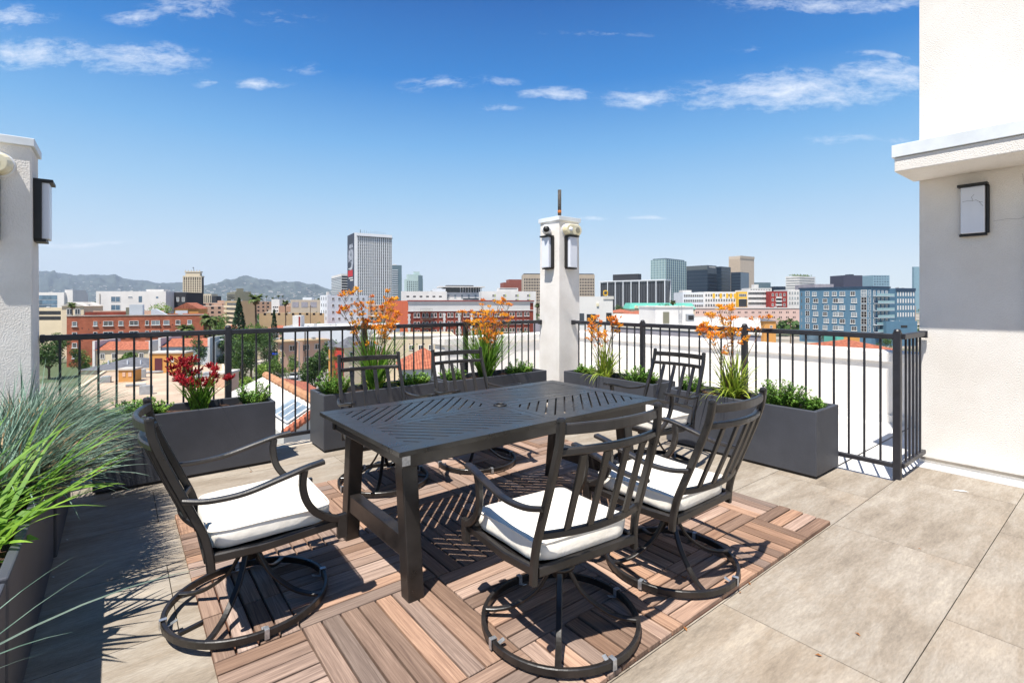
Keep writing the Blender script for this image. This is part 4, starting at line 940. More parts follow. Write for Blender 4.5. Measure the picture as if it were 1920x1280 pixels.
# big beige flat roof and rooftop structures
M_beigeroof = mat('sun bleached flat roof', '#c3ae98', '#a48f7a', rough=.95, scale=.25, detail=9)
_c = W(60,44); _u = RT*cos(TH)+FW*sin(TH); _a = (W(432,53.9)-_c).dot(_u)
b = Bld('flat_roof_building','low building with a wide beige flat roof beyond the left planter','building',60,44,470,780,W_cream,depth=34,theta=TH,roof=M_beigeroof,par=.25,a=_a)
rz = b.H
b.r.location.x += 0
def rb(px0, px1, d, py_t, py_b, depth, m, name, lab, cat='building'):
    c = W(px0, d); r = empty(name, (c.x,c.y,zat(py_b,d)), YAW-pi/2+.10, lab, cat); w = (px1-px0)/FPX*d; h = zat(py_t,d)-zat(py_b,d); q = MB(); q.box(0,0,-8,w,depth,h); q.build('wall', m, r)
    q = MB(); q.box(-.12,-.12,h+.002,w+.12,depth+.12,h+.22); q.build('coping', M_roofpale, r); return r, w, h
r_, w_, h_ = rb(280,343,72,663,699,2.2,W_orange,'roof_bulkhead','orange rooftop room with a maroon door')
q = MB(); q.box(.75,-.06,.05,1.75,-.01,2.1); q.build('door', wm_('maroon door','#5e2a33'), r_); q = MB(); q.box(2.9,-.06,1.5,3.35,-.01,2.1); q.build('vent', M_roofpale, r_)
r_, w_, h_ = rb(222,250,64,694,709,1.4,W_orange,'roof_box','small orange box with two vents on the beige roof','roof box')
q = MB(); q.box(.5,-.05,.2,.85,-.01,.75); q.box(1.2,-.05,.2,1.6,-.01,.75); q.build('vent', W_peach, r_)
r_, w_, h_ = rb(404,426,60,702,742,3,W_peach,'roof_parapet','tan block with a pale top near the left railing post','building')
b = Bld('dark_roof_building','low building with a dark grey shingle roof','building',150,84,282,694,W_cream,depth=10,theta=.05,roof=M_slate,par=.2); gable(b,'roof_ridge',M_slate,0,0,b.a,b.b,b.H,1.6,'hip',.3)
for u in (3,6.2,8.4): b.part('roof_vent', lambda q: q.tube([(u,2.2,b.H),(u,2.2,b.H+1.4)], .12, 8), M_white)
# deco tower and annexes
def piers(b, face, n, w, dpt, m, z0=0, z1=None, name='pier', m0=0):
    L_ = b.a if face == 'u' else b.b; z1 = z1 or b.H
    for k in range(n+1):
        u = m0+(L_-2*m0)*k/n
        if face == 'u': b.boxp(name, m, u-w/2,-dpt,z0,u+w/2,-.01,z1)
        else: b.boxp(name, m, -dpt,u-w/2,z0,-.01,u+w/2,z1)
def bands(b, face, n, z0, z1, h, dpt, m, name='floor_band'):
    for k in range(n):
        z = lerp(z0,z1,k/max(1,n-1))
        if face == 'u': b.boxp(name, m, -.01,-dpt,z,b.a+.01,-.012,z+h)
        else: b.boxp(name, m, -dpt,0,z,-.012,b.b,z+h)
T1 = 640
b = Bld('deco_tower','slim beige tower with vertical piers in front of the hills','tower',344,T1,377.5,518,wm_('deco recess','#4a4038'),depth=6,theta=.08)
W_dec = wm_('deco stone','#c9bca4'); piers(b,'u',8,1.15,.7,W_dec,0,b.H-1); bands(b,'u',12,12,b.H-6,1.0,.35,W_dec); b.boxp('cornice',W_dec,-.5,-.8,b.H-1,b.a+.5,6.5,b.H+.6)
b.boxp('crown',W_dec,2,.5,b.H+.6,b.a-2,5.5,b.z(511)); b.boxp('crown_rim',W_dec,1.2,0,b.z(510.5),b.a-1.2,6.2,b.z(508.5))
for k in range(6): b.boxp('finial',W_dec,2+k*(b.a-4.6)/5,.2,b.z(508.5),2.6+k*(b.a-4.6)/5,.8,b.z(506))
b.part('flagpole',lambda q: q.tube([(b.a/2,3,b.z(510)),(b.a/2,3,b.z(500.5))],.25,6),W_dark); b.boxp('flag',W_dark,b.a/2-1.2,2.9,b.z(502.5),b.a/2-.2,3.1,b.z(500.8))
b = Bld('office_annex','short beige annex right of the slim tower','building',379,620,396.5,551,W_dec,depth=15,theta=.08); 
for k in range(5): b.boxp('window_strip',G_dark,b.a*(k+.3)/5,-.2,8,b.a*(k+.7)/5,-.02,b.H-2)
Bld('dark_annex','plain dark block right of the beige annex','building',397,600,405.5,555,W_dark,depth=12,theta=.08)
b = Bld('olive_office','wide olive grey office block below the hill','building',441,520,471,546.5,W_olive,back=425.5,theta=.6)
b.boxp('penthouse',W_olive,2,4,b.H,8,12,b.z(540.5))
for k in range(6): b.boxp('balcony_window',G_dark,-.2,1,b.z(552.5+k*3.3),-.02,b.b-1,b.z(551+k*3.3))
b = Bld('peach_apartments','peach apartment block with white balconies left of the cypress','building',452,235,478,564,W_tan,back=421.5,theta=.75)
for k in range(5):
    z = b.z(573+k*9); b.boxp('balcony', W_cream, -1.2, .5, z-1.0, -.01, b.b*.9, z); b.boxp('balcony_window', G_dark, -.08, 1, z+.1, -.02, b.b*.85, z+1.3)
Bld('low_block','long low ochre building behind the palm','building',486,250,612,587.5,W_tan,depth=14,theta=.15,roof=M_roofwhite).grid('u',9,1,1.2,1,3.5+9,3,1,1,'plain',G_dark)
b = Bld('concrete_garage','pale concrete building with three recessed bays','building',545,420,602,562,W_beige,depth=16,theta=.1,roof=M_roofwhite); b.boxp('penthouse',W_cool,b.ulen(566),2,b.H,b.ulen(583),9,b.z(557.5))
for p0 in (548,565,582): b.boxp('recess',W_lilac,b.ulen(p0),-.15,b.z(576),b.ulen(p0+12),-.02,b.z(566))
Bld('white_office','small white office with dark windows before the hills','building',509,430,524,561,W_white,depth=12,theta=.1).grid('u',3,4,1.2,1.1,14,3.2,1,1,'plain',G_dark)
b = Bld('long_white_building','long low white building behind the middle of the left railing','building',531,155,740,612,W_cool,depth=20,theta=.14,roof=M_roofwhite)
for px in (541,570,590,608,650): b.win('u', b.ulen(px)+1.2, b.z(620), 2.2, .9, 'plain', G_dark)
b.boxp('stair_box',W_white,b.ulen(545),2,b.H-.5,b.ulen(561),6,b.z(592)); b.boxp('red_door',W_red,b.ulen(556.5),1.9,b.H-.4,b.ulen(559.5),1.98,b.z(594))
b = Bld('white_apartments','four storey white apartment building beyond the cypress','building',614,250,690,553,W_cool,back=600.5,theta=.62)
b.grid('u',6,5,1.2,1.4,b.z(557.5),3.35,1.2,1,'v',G_dark); b.grid('v',3,5,1.0,1.6,b.z(556.5),3.35,.6,.6,'plain',G_dark); b.boxp('roof_fin',W_white,0,.2,b.H,1.0,2.2,b.H+1.6)
# main tower with banner
b = Bld('office_tower','tall white tower with dark vertical window strips and a wall banner','tower',664.5,560,735,436,wm_('bright white tower wall','#f0f0f0'),back=651.5,theta=TH)
zt = b.z(447, 580); zb = 8; n = 18; u0 = b.ulen(670)
for k in range(n):
    w = (b.a-u0)/n; b.boxp('window_strip',G_dark,u0+w*(k+.2),-.12,zb,u0+w*(k+.66),-.02,zt)
for k in range(26): z = lerp(zb,zt,k/25.6); b.boxp('spandrel',wm_('pale spandrel','#e0e0e0') if k == 0 else bpy.data.materials['pale spandrel'],u0,-.16,z,b.a,-.125,z+.3)
b.boxp('eave',W_dark,u0-.6,-1.2,zt,b.a+.8,-.02,zt+.6)
b.boxp('roof_sign_frame',W_dark,b.ulen(681),3,b.H+.1,b.ulen(717),3.5,b.z(443.5)+1.2)
for k in range(12): b.part('antenna',lambda q: q.tube([(b.ulen(680)+k*2.4,2,b.H),(b.ulen(680)+k*2.4,2,b.H+R_(2.2,4))],.12,5),W_dark)
b.part('mast',lambda q: q.tube([(b.ulen(676.5),2,b.H),(b.ulen(676.5),2,b.H+4)],.3,5),W_dark)
V_ = lambda px: b.vlen(px)
B_slate = mat('slate banner', '#3a4254', '#2b3140', rough=.8, scale=.1); B_skin = mat('pale grey banner print', '#a9adb8', '#80858f', rough=.8, scale=.25, detail=3, contrast=(.4,.6)); B_ink = mat('dark banner print','#3c424e','#2c313c',rough=.8); B_redp = mat('red banner print','#c8242e','#a81a24',rough=.8)
b.boxp('banner',B_slate,-.12,.4,4,-.02,b.b-.2,b.H-.1)
def ell(q, cy, cz, ry, rz_, x, n=22, sk=0): q.add([(x, cy+ry*cos(2*pi*k/n)*(1-.12*sin(2*pi*k/n)), cz+rz_*sin(2*pi*k/n)) for k in range(n)],[tuple(range(n))])
yc = b.b*.5; zf = b.z(477)
b.part('banner_face',lambda q: ell(q,yc*.95,zf,b.b*.36,b.z(447)-b.z(477)*1.0,-.135),B_skin)
b.part('banner_hair',lambda q: (ell(q,yc*1.0,b.z(449),b.b*.37,4.0,-.145), ell(q,yc*1.3,b.z(494),b.b*.20,4.0,-.142)),B_ink)
for s_ in (-.42,.38): b.part('banner_eye',lambda q: ell(q,yc*(.95+s_*.75),b.z(464),b.b*.12,1.3,-.15),B_ink)
b.part('banner_mouth',lambda q: (ell(q,yc*.92,b.z(487),b.b*.16,.7,-.15), ell(q,yc*.92,b.z(476),b.b*.07,1.6,-.148)),B_ink)
b.boxp('banner_block',B_redp,-.16,b.b*.22,b.z(517),-.125,b.b*.92,b.z(505)); b.boxp('banner_text',M_frame,-.16,b.b*.2,b.z(521),-.125,b.b*.8,b.z(519)); b.boxp('banner_text',M_frame,-.16,b.b*.3,b.z(502.6),-.125,b.b*.85,b.z(501)); b.boxp('banner_text',M_frame,-.16,b.b*.15,b.z(525.5),-.125,b.b*.6,b.z(523))
b = Bld('grid_office','white gridded office left of the tall tower','building',640,640,653,513,W_white,back=621.5,theta=.5)
for k in range(14): b.boxp('window_band',G_lite,-.2,.5,b.z(518+k*3.2)-1.1,-.02,b.b-.5,b.z(518+k*3.2))
b.grid('u',4,11,2.0,2.4,b.z(517),3.4,.3,.3,'plain',G_dark)
b = Bld('teal_tower','teal glass tower right of the tall white one','tower',735,900,753,497,W_tealg,depth=25,theta=.2)
for k in range(14): b.boxp('balcony_band',W_cool,.5,-1,b.z(507+k*4),b.a*.62,-.02,b.z(507+k*4)+1.1)
b.boxp('top_box',W_white,1,0.5,b.H,b.a*.45,15,b.H+1.5)
b = Bld('stepped_tower','pale green stepped tower on the skyline','tower',761,1250,793,523,W_bl,depth=30,theta=.35)
b.boxp('upper_tier',W_bl,b.a*.12,3,b.H,b.a*.9,26,b.z(514)); b.boxp('crown',W_bl,b.a*.5,6,b.z(514),b.a*.82,20,b.z(508.5)); b.grid('u',7,7,2.4,2.6,b.z(527),4.4,2,8,'plain',G_dark)
b.boxp('glass_corner',W_tealg,b.a*.72,-.6,0,b.a*.98,-.02,b.z(516))
# brick and cream hotel
b = Bld('brick_hotel','dark red brick hotel with white framed top storey and fire escape','building',765.5,196,1000,563.5,B_dark,back=724,theta=.42,roof=M_roofwhite)
b.boxp('side_wall',B_or,-.15,.05,0,-.02,b.b-.05,b.H-.05); L_=b.a
b.boxp('cornice',W_red,-.5,-.6,b.H-.25,L_+.2,-.16,b.H+.15); b.boxp('white_frieze',W_white,-.2,-.4,b.H-.9,L_,-.02,b.H-.26); b.boxp('white_band',W_white,-.2,-.22,b.H-4.3,L_,-.02,b.H-4.0)
b.boxp('white_top_storey',W_white,0,-.12,b.H-4.0,L_*.97,-.02,b.H-.9)
nb = 15
for k in range(nb):
    u = 1.6+(L_-3.2)*(k+.5)/nb
    for r2 in range(5): b.win('u',u-.65,b.H-1.3-2.0-r2*3.35-(0 if r2 else 0),1.0,2.0 if r2 == 0 else 1.7,'s' if r2 else 'h',G_dark); b.win('u',u+.75,b.H-1.3-2.0-r2*3.35,1.0,2.0 if r2 == 0 else 1.7,'s' if r2 else 'h',G_dark)
for px in (767,833,861,884): b.part('quoin',lambda q: [q.box(b.ulen(px)-(.35 if j % 2 else .5),-.26,j*.9,b.ulen(px)+(.35 if j % 2 else .5),-.025,j*.9+.86) for j in range(int((b.H-4.4)/.9))],W_white)
b.grid('v',5,6,.8,1.6,b.H-2.2,3.2,.8,.8,'plain',G_dark)
def fe(q):
    u=b.ulen(798)
    for k in range(4):
        z=b.H-4.2-k*3.35; q.box(u-2.4,-1.4,z,u+2.4,-.3,z+.08); q.box(u-2.4,-1.42,z+.9,u+2.4,-1.36,z+.96)
        for j in range(9): q.box(u-2.4+j*.6,-1.42,z,u-2.36+j*.6,-1.37,z+.95)
        q.bar([(u-1.6,-.9,z),(u+1.6,-.9,z-3.3)],.5,.06)
b.part('fire_escape',fe,W_olive)
b = Bld('white_loft','low white building with roof plant behind the brick hotel','building',752,290,838,546,W_white,depth=20,theta=.2,roof=M_roofwhite); b.boxp('roof_box',W_cool,b.ulen(812),2,b.H,b.ulen(836),8,b.z(541)); b.grid('u',6,1,1.6,.8,b.H-2.6,3,2,2,'plain',G_dark)
b = Bld('pavilion_building','white building with a flat pavilion roof and glazed top floor','building',828,300,904,548,W_white,depth=24,theta=.2,roof=M_roofwhite); b.boxp('glazed_floor',G_dark,1,1,b.H,b.a-1,16,b.z(538.5)); b.boxp('pavilion_roof',W_white,-2,-2,b.z(538.5),b.a+1.5,18,b.z(536.5)); b.boxp('upper_roof',W_dark,3,2,b.z(536.5),b.a-5,14,b.z(534.3))
for k in range(9): b.boxp('column',W_white,b.a*(.45+k*.065),-.5,b.H,b.a*(.45+k*.065)+.3,.5,b.z(538.6))
b.boxp('balcony',W_greyd,b.ulen(868),-.6,b.z(561),b.ulen(900),-.02,b.z(559)); b.grid('u',5,1,1.4,2.4,b.z(552),3,2,2,'v',G_lite)
b = Bld('white_apartment_block','white apartment block with small green edged windows left of the column','building',903,268,1005,546,W_white,depth=20,theta=.14,roof=M_roofwhite)
G_green = mat('yellow green panel','#b4c04a','#98a83c',rough=.8)
for r2 in range(6):
    for px in (925,945,968,990): u = b.ulen(px); z = b.z(556+r2*8.6); b.win('u',u,z,1.3,1.3,'vh',G_dark); b.boxp('green_panel',G_green,u+.75,-.1,z,u+1.15,-.02,z+1.3)
b.boxp('roof_fin',W_white,b.ulen(935),1,b.H,b.ulen(972),9,b.z(539.5)); b.boxp('roof_strip',G_dark,b.ulen(937),.9,b.z(541.5),b.ulen(970),.98,b.z(540.8))
b = Bld('brown_office','brown red stepped office on the skyline left of the column','building',944,800,984,529.5,W_brown,depth=30,theta=.2); b.boxp('upper_tier',W_brown,b.ulen(955),3,b.H,b.a,28,b.z(523.5))
b = Bld('grid_concrete_office','wide concrete office grid standing behind the corner column','building',981,620,1115,514.5,W_beige,depth=30,theta=.05)
b.boxp('roof_cap',W_dark,1,1,b.H,b.a-1,29,b.H+1.2)
for k in range(14): b.boxp('window_row',G_dark,1,-.1,b.z(522+k*5.6)-2.4,b.a-1,-.02,b.z(522+k*5.6))
piers(b,'u',44,.75,.5,W_beige,0,b.H,m0=.8)
# ------------------------------------------------------------------ city right of the column
def rb2(px0, px1, d, py_t, zb, depth, m, name, lab, cat='building', th=.0):
    c = W(px0, d); r = empty(name, (c.x,c.y,zb), YAW-pi/2+th, lab, cat); w = (px1-px0)/FPX*d; h = zat(py_t,d)-zb; q = MB(); q.box(0,0,-6,w,depth,h); q.build('wall', m, r); return r, w, h
# neighbouring roof
A_, B_, C_, D_ = W(1427,47), W(1000,78), W(1150,125), W(1424,92)
zr = zat(629,47); r = empty('neighbour_building',(A_.x,A_.y,GZ),0,'neighbouring building with a grey lilac wall and white roof right of the column','building'); hh = zr-GZ
def pl(k,z): return [(p.x+(cx_-p.x)*k-A_.x,p.y+(cy_-p.y)*k-A_.y,z) for p in (A_,D_,C_,B_)]
cx_, cy_ = (A_.x+B_.x+C_.x+D_.x)/4, (A_.y+B_.y+C_.y+D_.y)/4
q = MB(); q.add(pl(0,0)+pl(0,hh),[(0,4,5,1),(1,5,6,2),(2,6,7,3),(3,7,4,0)]); q.build('wall',W_lilac,r)
q = MB(); q.add(pl(-.004,hh)+pl(-.004,hh+.18)+pl(.02,hh+.18)+pl(.02,hh-.15),[(k,(k+1) % 4,4+(k+1) % 4,4+k) for k in range(4)]+[(4+k,4+(k+1) % 4,8+(k+1) % 4,8+k) for k in range(4)]+[(8+k,8+(k+1) % 4,12+(k+1) % 4,12+k) for k in range(4)]+[(12,13,14,15)]); q.build('roof',M_roofwhite,r)
for px,d in ((1278,60),(1296,59),(1318,58)):
    w = W(px,d); q = MB(); q.box(-.7,-.4,hh-.1,.7,.4,hh+.35); q.build('roof_hatch',M_roofpale,r,loc=(w.x-A_.x,w.y-A_.y,0),rotz=YAW-pi/2)
r_, w_, h_ = rb2(1086,1149,58,556,zat(607,58),7,W_white,'rooftop_house','white rooftop stair house with dark doorways just right of the column')
for (p0,p1,y0) in ((1086.3,1095,586.5),(1100,1117,588),(1136.5,1146.5,585.5)): q = MB(); q.box((p0-1086)/FPX*58,-.06,0,(p1-1086)/FPX*58,-.01,zat(y0,58)-zat(603,58)+.2); q.build('doorway', G_dark if p0 > 1090 else M_glass, r_)
q = MB(); q.box(.0,.3,h_,1.5,7,h_+.01); q.box((1131-1086)/FPX*58,-.08,h_-.3,w_+.1,.5,h_+.05); q.build('coping', M_roofwhite, r_)
q = MB(); q.box(2.0,-.12,h_-1.1,2.25,-.01,h_-.75); q.build('wall_lamp', M_ivory, r_)
r_, w_, h_ = rb2(1229,1303,64,576,zat(606,64),6,W_white,'roof_bulkhead','white rooftop bulkhead with a dark door and wall ladder','building',.1)
q = MB(); q.box(1.0,-.06,0,1.8,-.01,1.45); q.build('door', W_olive, r_); q = MB(); q.box(-.1,-.12,h_,w_+.1,6.1,h_+.12); q.build('coping', M_roofwhite, r_)
q = MB()
for x in (3.0,3.4): q.bar([(x,-.2,0),(x,-.2,h_+.5)],.04,.04)
for k in range(9): q.bar([(3.0,-.2,.2*k+.1),(3.4,-.2,.2*k+.1)],.03,.03)
q.build('ladder', M_silver, r_)
c = W(1289,60); r = empty('air_conditioner',(c.x,c.y,zat(603,60)),YAW-pi/2,'slanted grey air handling unit beside the rooftop bulkhead','air conditioner'); q = MB(); q.prism([(0,0),(.85,0),(.85,.7),(0,.7)],0,.9); q.build('casing',M_silver,r,bevel=.03); q = MB(); q.box(.1,-.02,.2,.75,-.005,.75); q.build('grille',G_dark,r)
# black and white fin office
b = Bld('fin_office','low black glass office with white vertical fins and a dark penthouse','building',1247,430,1256,527,wm_('smoky glass','#45474c',rough=.25),back=1126,theta=.9)
W_fin = W_cool
for k in range(9): u = b.b*k/8; b.boxp('fin',W_fin,-1.0,u-.35,0,-.02,u+.35,b.H+.6)
for k in range(26): u = b.b*(k+.5)/26; b.boxp('mullion',G_dark,-.35,u-.28,3,-.02,u+.28,b.H)
b.boxp('roof_edge',W_fin,-1.1,-1,b.H+.62,b.a+1,b.b+1,b.H+1.6); b.boxp('dark_band',G_dark,-.5,2,b.H*.22,-.36,b.b-2,b.H*.34); b.boxp('penthouse',W_dark,3,b.b*.42,b.H+1.6,b.a-1,b.b*.82,b.z(515.5,470)); b.boxp('fin',W_fin,b.a-.4,-1.0,0,b.a+.4,-.02,b.H+.6)
# ring sign
c = W(1135.5,300); r = empty('ring_sign',(c.x,c.y,zat(554,300)),YAW-pi/2,'yellow rounded square ring sign on a pole beside the fin office','sign')
q = MB(); P = []; n = 32
for k in range(n): t = 2*pi*k/n; P.append(((abs(cos(t))**.55)*(1 if cos(t) >= 0 else -1)*1.15,0,1.45+(abs(sin(t))**.55)*(1 if sin(t) >= 0 else -1)*1.35))
q.tube(P,.33,6,closed=True,up=(0,1,0)); q.build('ring',W_yel,r); q = MB(); q.tube([(0,0,-8),(0,0,.1)],.2,6); q.build('pole',W_dark,r)
# glass tower
b = Bld('glass_tower','blue green glass tower with white mullions','tower',1249,760,1286.5,486,W_skyg,back=1220.5,theta=.75)
for f,L0,n in (('u',b.a,10),('v',b.b,10)):
    piers(b,f,n,1.0,.5,W_bl,0,b.H)
for k in range(22): z = b.H*(k+.5)/22; b.boxp('spandrel',W_tealg,-.2,0,z,-.01,b.b,z+1.3); b.boxp('spandrel',W_tealg,0,-.2,z,b.a,-.01,z+1.3)
b.boxp('crown',W_tealg,2,2,b.H,b.a-2,b.b-2,b.H+2)
def dark(name, lab, px, d, pxR, top, back, th=.7, m=None, nb=14):
    b = Bld(name,lab,'tower',px,d,pxR,top,m or W_greyd,back=back,theta=th)
    Mb = bpy.data.materials.get('dark floor band') or wm_('dark floor band','#33424f',rough=.3)
    for k in range(nb): z = b.H*(k+.6)/nb; b.boxp('floor_band',Mb,-.3,0,z,-.02,b.b,z+.7); b.boxp('floor_band',Mb,0,-.3,z,b.a,-.02,z+.7)
    return b
b = dark('black_tower','black glass tower with small white roof lettering',1326.5,700,1343.5,497,1287); b.boxp('top_louvre',wm_('grey louvre','#555c5f'),-.4,0,b.H-6,-.02,b.b,b.H-.3)
for k in range(8): b.boxp('sign_letter',M_frame,b.a*(.16+k*.09),-.6,b.H-3.2,b.a*(.16+k*.09)+1.0,-.35,b.H-1.6)
dark('black_tower','black glass tower between the lettered one and the beige one',1352.5,720,1370,499.5,1343.5)
b = dark('black_tower','lower black tower with one pale glass face',1388,700,1404,510,1370.5); b.boxp('pale_face',wm_('steel blue face','#5f7180',rough=.2),.2,-.35,12,b.a-.2,-.31,b.H-.5)
b = Bld('beige_tower','blank beige slab tower rising behind the black towers','tower',1388,850,1414,479.5,wm_('pale tan slab','#c8b7a4'),back=1366.5,theta=.6); b.boxp('rim',W_beige,-.5,-.5,b.H-4.5,b.a+.5,-.02,b.H+.2)
for k in range(14): b.boxp('rib',W_beige,-.6,b.b*(k+.3)/14,0,-.02,b.b*(k+.6)/14,b.H-5)
b = Bld('slatted_tower','white slatted hotel tower with plants on its roof','tower',1497,640,1527,517.5,G_lite,back=1474,theta=.6)
for k in range(16): z = b.H*(k+.3)/16; b.boxp('floor_slab',W_white,-1.4,-.2,z,-.02,b.b,z+2.0); b.boxp('floor_slab',W_white,-.2,-1.4,z,b.a,-.02,z+2.0)
q = MB()
for _ in range(160): x,y,z = R_(0,b.a),R_(0,b.b*.8),b.H+R_(0,2.2); s=R_(.5,1.3); q.quad((x-s,y,z),(x+s,y+R_(-1,1),z+R_(-.5,.5)),(x+s*.5,y,z+s),(x-s*.6,y,z+s*.8))
q.build('roof_plants',leafm('roof plant','#76863f','#55682f'),b.r)
Bld('dark_office','low blue black office between the beige and slatted towers','building',1415,900,1445,529.5,W_tealg,depth=30,theta=.1)
Bld('dark_office','thin dark office block left of the slatted tower','building',1453,900,1474,537,W_greyd,depth=30,theta=.1)
Bld('plum_tower','plum dark tower behind the blue apartments','tower',1582,800,1617,516,wm_('plum glass','#3c3a4c',rough=.4),depth=30,theta=.1).boxp('roof_box',W_greyd,12,3,zat(516,800)-GZ,20,12,zat(514,800)-GZ)
b = Bld('pale_glass_tower','pale blue reflective tower at the right edge of the skyline','tower',1637,900,1668,516,W_skyg,depth=30,theta=.1); b.grid('u',6,9,3.6,2.6,b.H-1,4.6,1,1,'plain',G_blue)
Bld('grey_office','pale low office roof left of the plum tower','building',1528,500,1563,532.5,W_lilac,depth=30,theta=.1)
Bld('sliver_tower','pale blue tower sliver against the right building edge','tower',1714,800,1730,500,W_skyg,depth=4,theta=.05)
# colourful apartments
F0 = 330
def apt(p0,p1,top,m,lab,cols,rows=3,g=None,dd=F0):
    b = Bld('city_apartments',lab,'building',p0,dd,p1,top,m,depth=16,theta=.05,group='row of colourful apartment blocks',roof=M_roofwhite); b.grid('u',cols,rows,1.3,1.9,b.H-1.3,3.3,.6,.6,'v',g or G_dark); return b
apt(1280,1320,548,W_cool,'cool white block at the left end of the colourful apartment row',9).boxp('roof_fin',W_white,0,.2,zat(548,F0)-GZ,6,6,zat(544,F0)-GZ)
b = apt(1320,1400,547,W_white,'white block with yellow panels in the colourful apartment row',16)
for px in (1336,1349,1361,1368,1376): b.boxp('yellow_panel',W_yel,b.ulen(px),-.18,b.z(559),b.ulen(px+4.5),-.11,b.z(550))
b = apt(1384,1401,547,W_yel,'block with a yellow top storey beside the white one',4,dd=328); b.boxp('dark_recess',G_dark,.3,-.2,b.z(574),b.a-.3,-.13,b.z(561))
apt(1401,1443,543.5,W_white,'bright white block with three window clusters',12)
b = apt(1443.5,1476,546,W_red,'brick red block with a central balcony stack',4,dd=326); b.boxp('balcony_recess',G_dark,b.a*.36,-.2,b.z(573),b.a*.64,-.13,b.z(559))
for k in range(3): b.boxp('balcony_rail',W_white,b.a*.34,-.9,b.z(559+k*6.8),b.a*.66,-.21,b.z(556.5+k*6.8))
apt(1476.5,1500,543,W_white,'white block with large curtained windows next to the blue building',4,3,G_lite)
b = Bld('white_flats','white flats set back above the colourful row','building',1404,420,1447,540,W_white,depth=12,theta=.05); b.grid('u',8,1,1.6,1,b.H-1,3,1,1,'plain',G_dark); b.boxp('roof_box',W_white,5,1,b.H,9,5,b.z(533))
b = Bld('pink_building','long pink parking building with pairs of small windows','building',1300,300,1500,577,W_pink,depth=25,theta=.05,roof=M_roofwhite)
b.boxp('coping',W_white,-.2,-.3,b.H-.4,b.a,-.02,b.H+.1)
for r2 in range(4):
    for k in range(15): u = 2+(b.a-4)*k/14.5; b.win('u',u,b.H-3.2-r2*3.0,.6,.9,'plain',G_dark); b.win('u',u+1.0,b.H-3.2-r2*3.0,.6,.9,'plain',G_dark)
# teal mansard roof
b = Bld('teal_roof_building','long building with a teal copper mansard roof and round dormers','building',1181,290,1303,579,W_cream,depth=15,theta=.04); b.part('mansard',lambda q: q.add([(-.5,-.5,b.H),(b.a+.5,-.5,b.H),(b.a+.5,15,b.H),(-.5,15,b.H),(1,2,b.z(568)),(b.a-1,2,b.z(568)),(b.a-1,13,b.z(568)),(1,13,b.z(568))],[(0,1,5,4),(1,2,6,5),(2,3,7,6),(3,0,4,7),(4,5,6,7)]),W_teal)
for px in (1193,1214,1232,1250,1282): u=b.ulen(px); b.part('dormer',lambda q: q.add([(u+1.1*cos(pi*k/8),-.7,b.H+.3+1.7*sin(pi*k/8)) for k in range(9)]+[(u+1.1*cos(pi*k/8),2,b.H+.3+1.7*sin(pi*k/8)) for k in range(9)],[tuple(range(9))]+[(k,k+1,k+10,k+9) for k in range(8)]),W_cream)
# mediterranean houses under it
for i,(p0,p1,top,d,m,lab) in enumerate(((1150,1192,586,190,W_cream,'cream house with a terracotta hip roof behind the rooftop stair house'),(1180,1228,590,170,W_peach,'peach house with a tiled roof left of the white bulkhead'),(1152,1190,600,150,B_red,'small brick building below the tiled roofs'),(1192,1230,601,140,W_white,'small white house beside the brick one'))):
    b = Bld('house',lab,'house',p0,d,p1,top,m,depth=10,theta=.1,roof=M_roofwhite); 
    if i < 2: gable(b,'roof',M_tile,0,0,b.a,b.b,b.H,1.3,'hip',.4)
    b.grid('u',4,2,.9,1.1,b.H-.7,2.9,.8,.8,'v',G_dark)
# ochre gable house before the pink one
b = Bld('ochre_house','ochre house with a grey roof in front of the pink building','house',1432,190,1455,602,W_orange,depth=10,theta=.05); gable(b,'roof',M_slate,0,0,b.a,b.b,b.H,1.0,'hip'); b.win('u',b.a*.6,b.H-2.6,1.0,1.0,'v')
# blue apartment building
D = 205
b = Bld('blue_apartments','blue apartment building with white windows and glass balconies','building',1634,D,1668,537,W_blue,back=1499,theta=.5,roof=M_roofpale,par=.9)
z0 = b.z(545.5,212)
for r2 in range(6):
    z = z0-2.0-r2*2.95
    for j,px in enumerate((1528,1548,1565.5,1578,1600)): b.win('v',b.vlen(px+(1.5 if (r2+j) % 2 else -1)),z,1.9+(.3 if (r2+j) % 2 else 0),1.85,'vhs',G_lite if random.random() < .5 else G_dark)
    b.win('v',b.vlen(1514),z-.1,1.9,2.3,'vh',G_dark if r2 % 2 else G_blue); b.win('v',b.vlen(1620),z-.2,2.3,2.6,'vh',G_dark if r2 else G_lite); b.win('v',b.vlen(1631),z-.2,.8,2.5,'h',G_blue); b.win('v',b.vlen(1503),z,.6,1.6,'plain',G_lite)
    for f in (.15,.38,.6,.82): b.win('u',b.a*f,z,1.5,2.2,'v',G_blue)
b.boxp('roof_band',wm_('navy trim','#2a4058'),-.3,-.3,b.H-.55,b.a+.3,b.b+.3,b.H+.12); b.boxp('ground_glass',G_blue,-.1,b.vlen(1560)+0,1.0,-.02,b.b-1,3.4)
GB = mat('balcony glass','#9fc0c4','#7fa3a8',rough=.1); 
for r2 in range(6):
    z = z0-2.2-r2*2.95; b.boxp('balcony',W_cool,1.0+(.8 if r2 % 2 else 0),-1.6,z-.18,b.a*1.04,-.02,z); b.boxp('balcony_glass',GB,1.0+(.8 if r2 % 2 else 0),-1.6,z,b.a*1.04,-1.54,z+1.05)
b3 = Bld('blue_wing','recessed wing of the blue apartments with rows of white windows','building',1680,232,1716,540.5,W_blue,depth=20,back=1668,theta=.25,roof=M_roofpale)
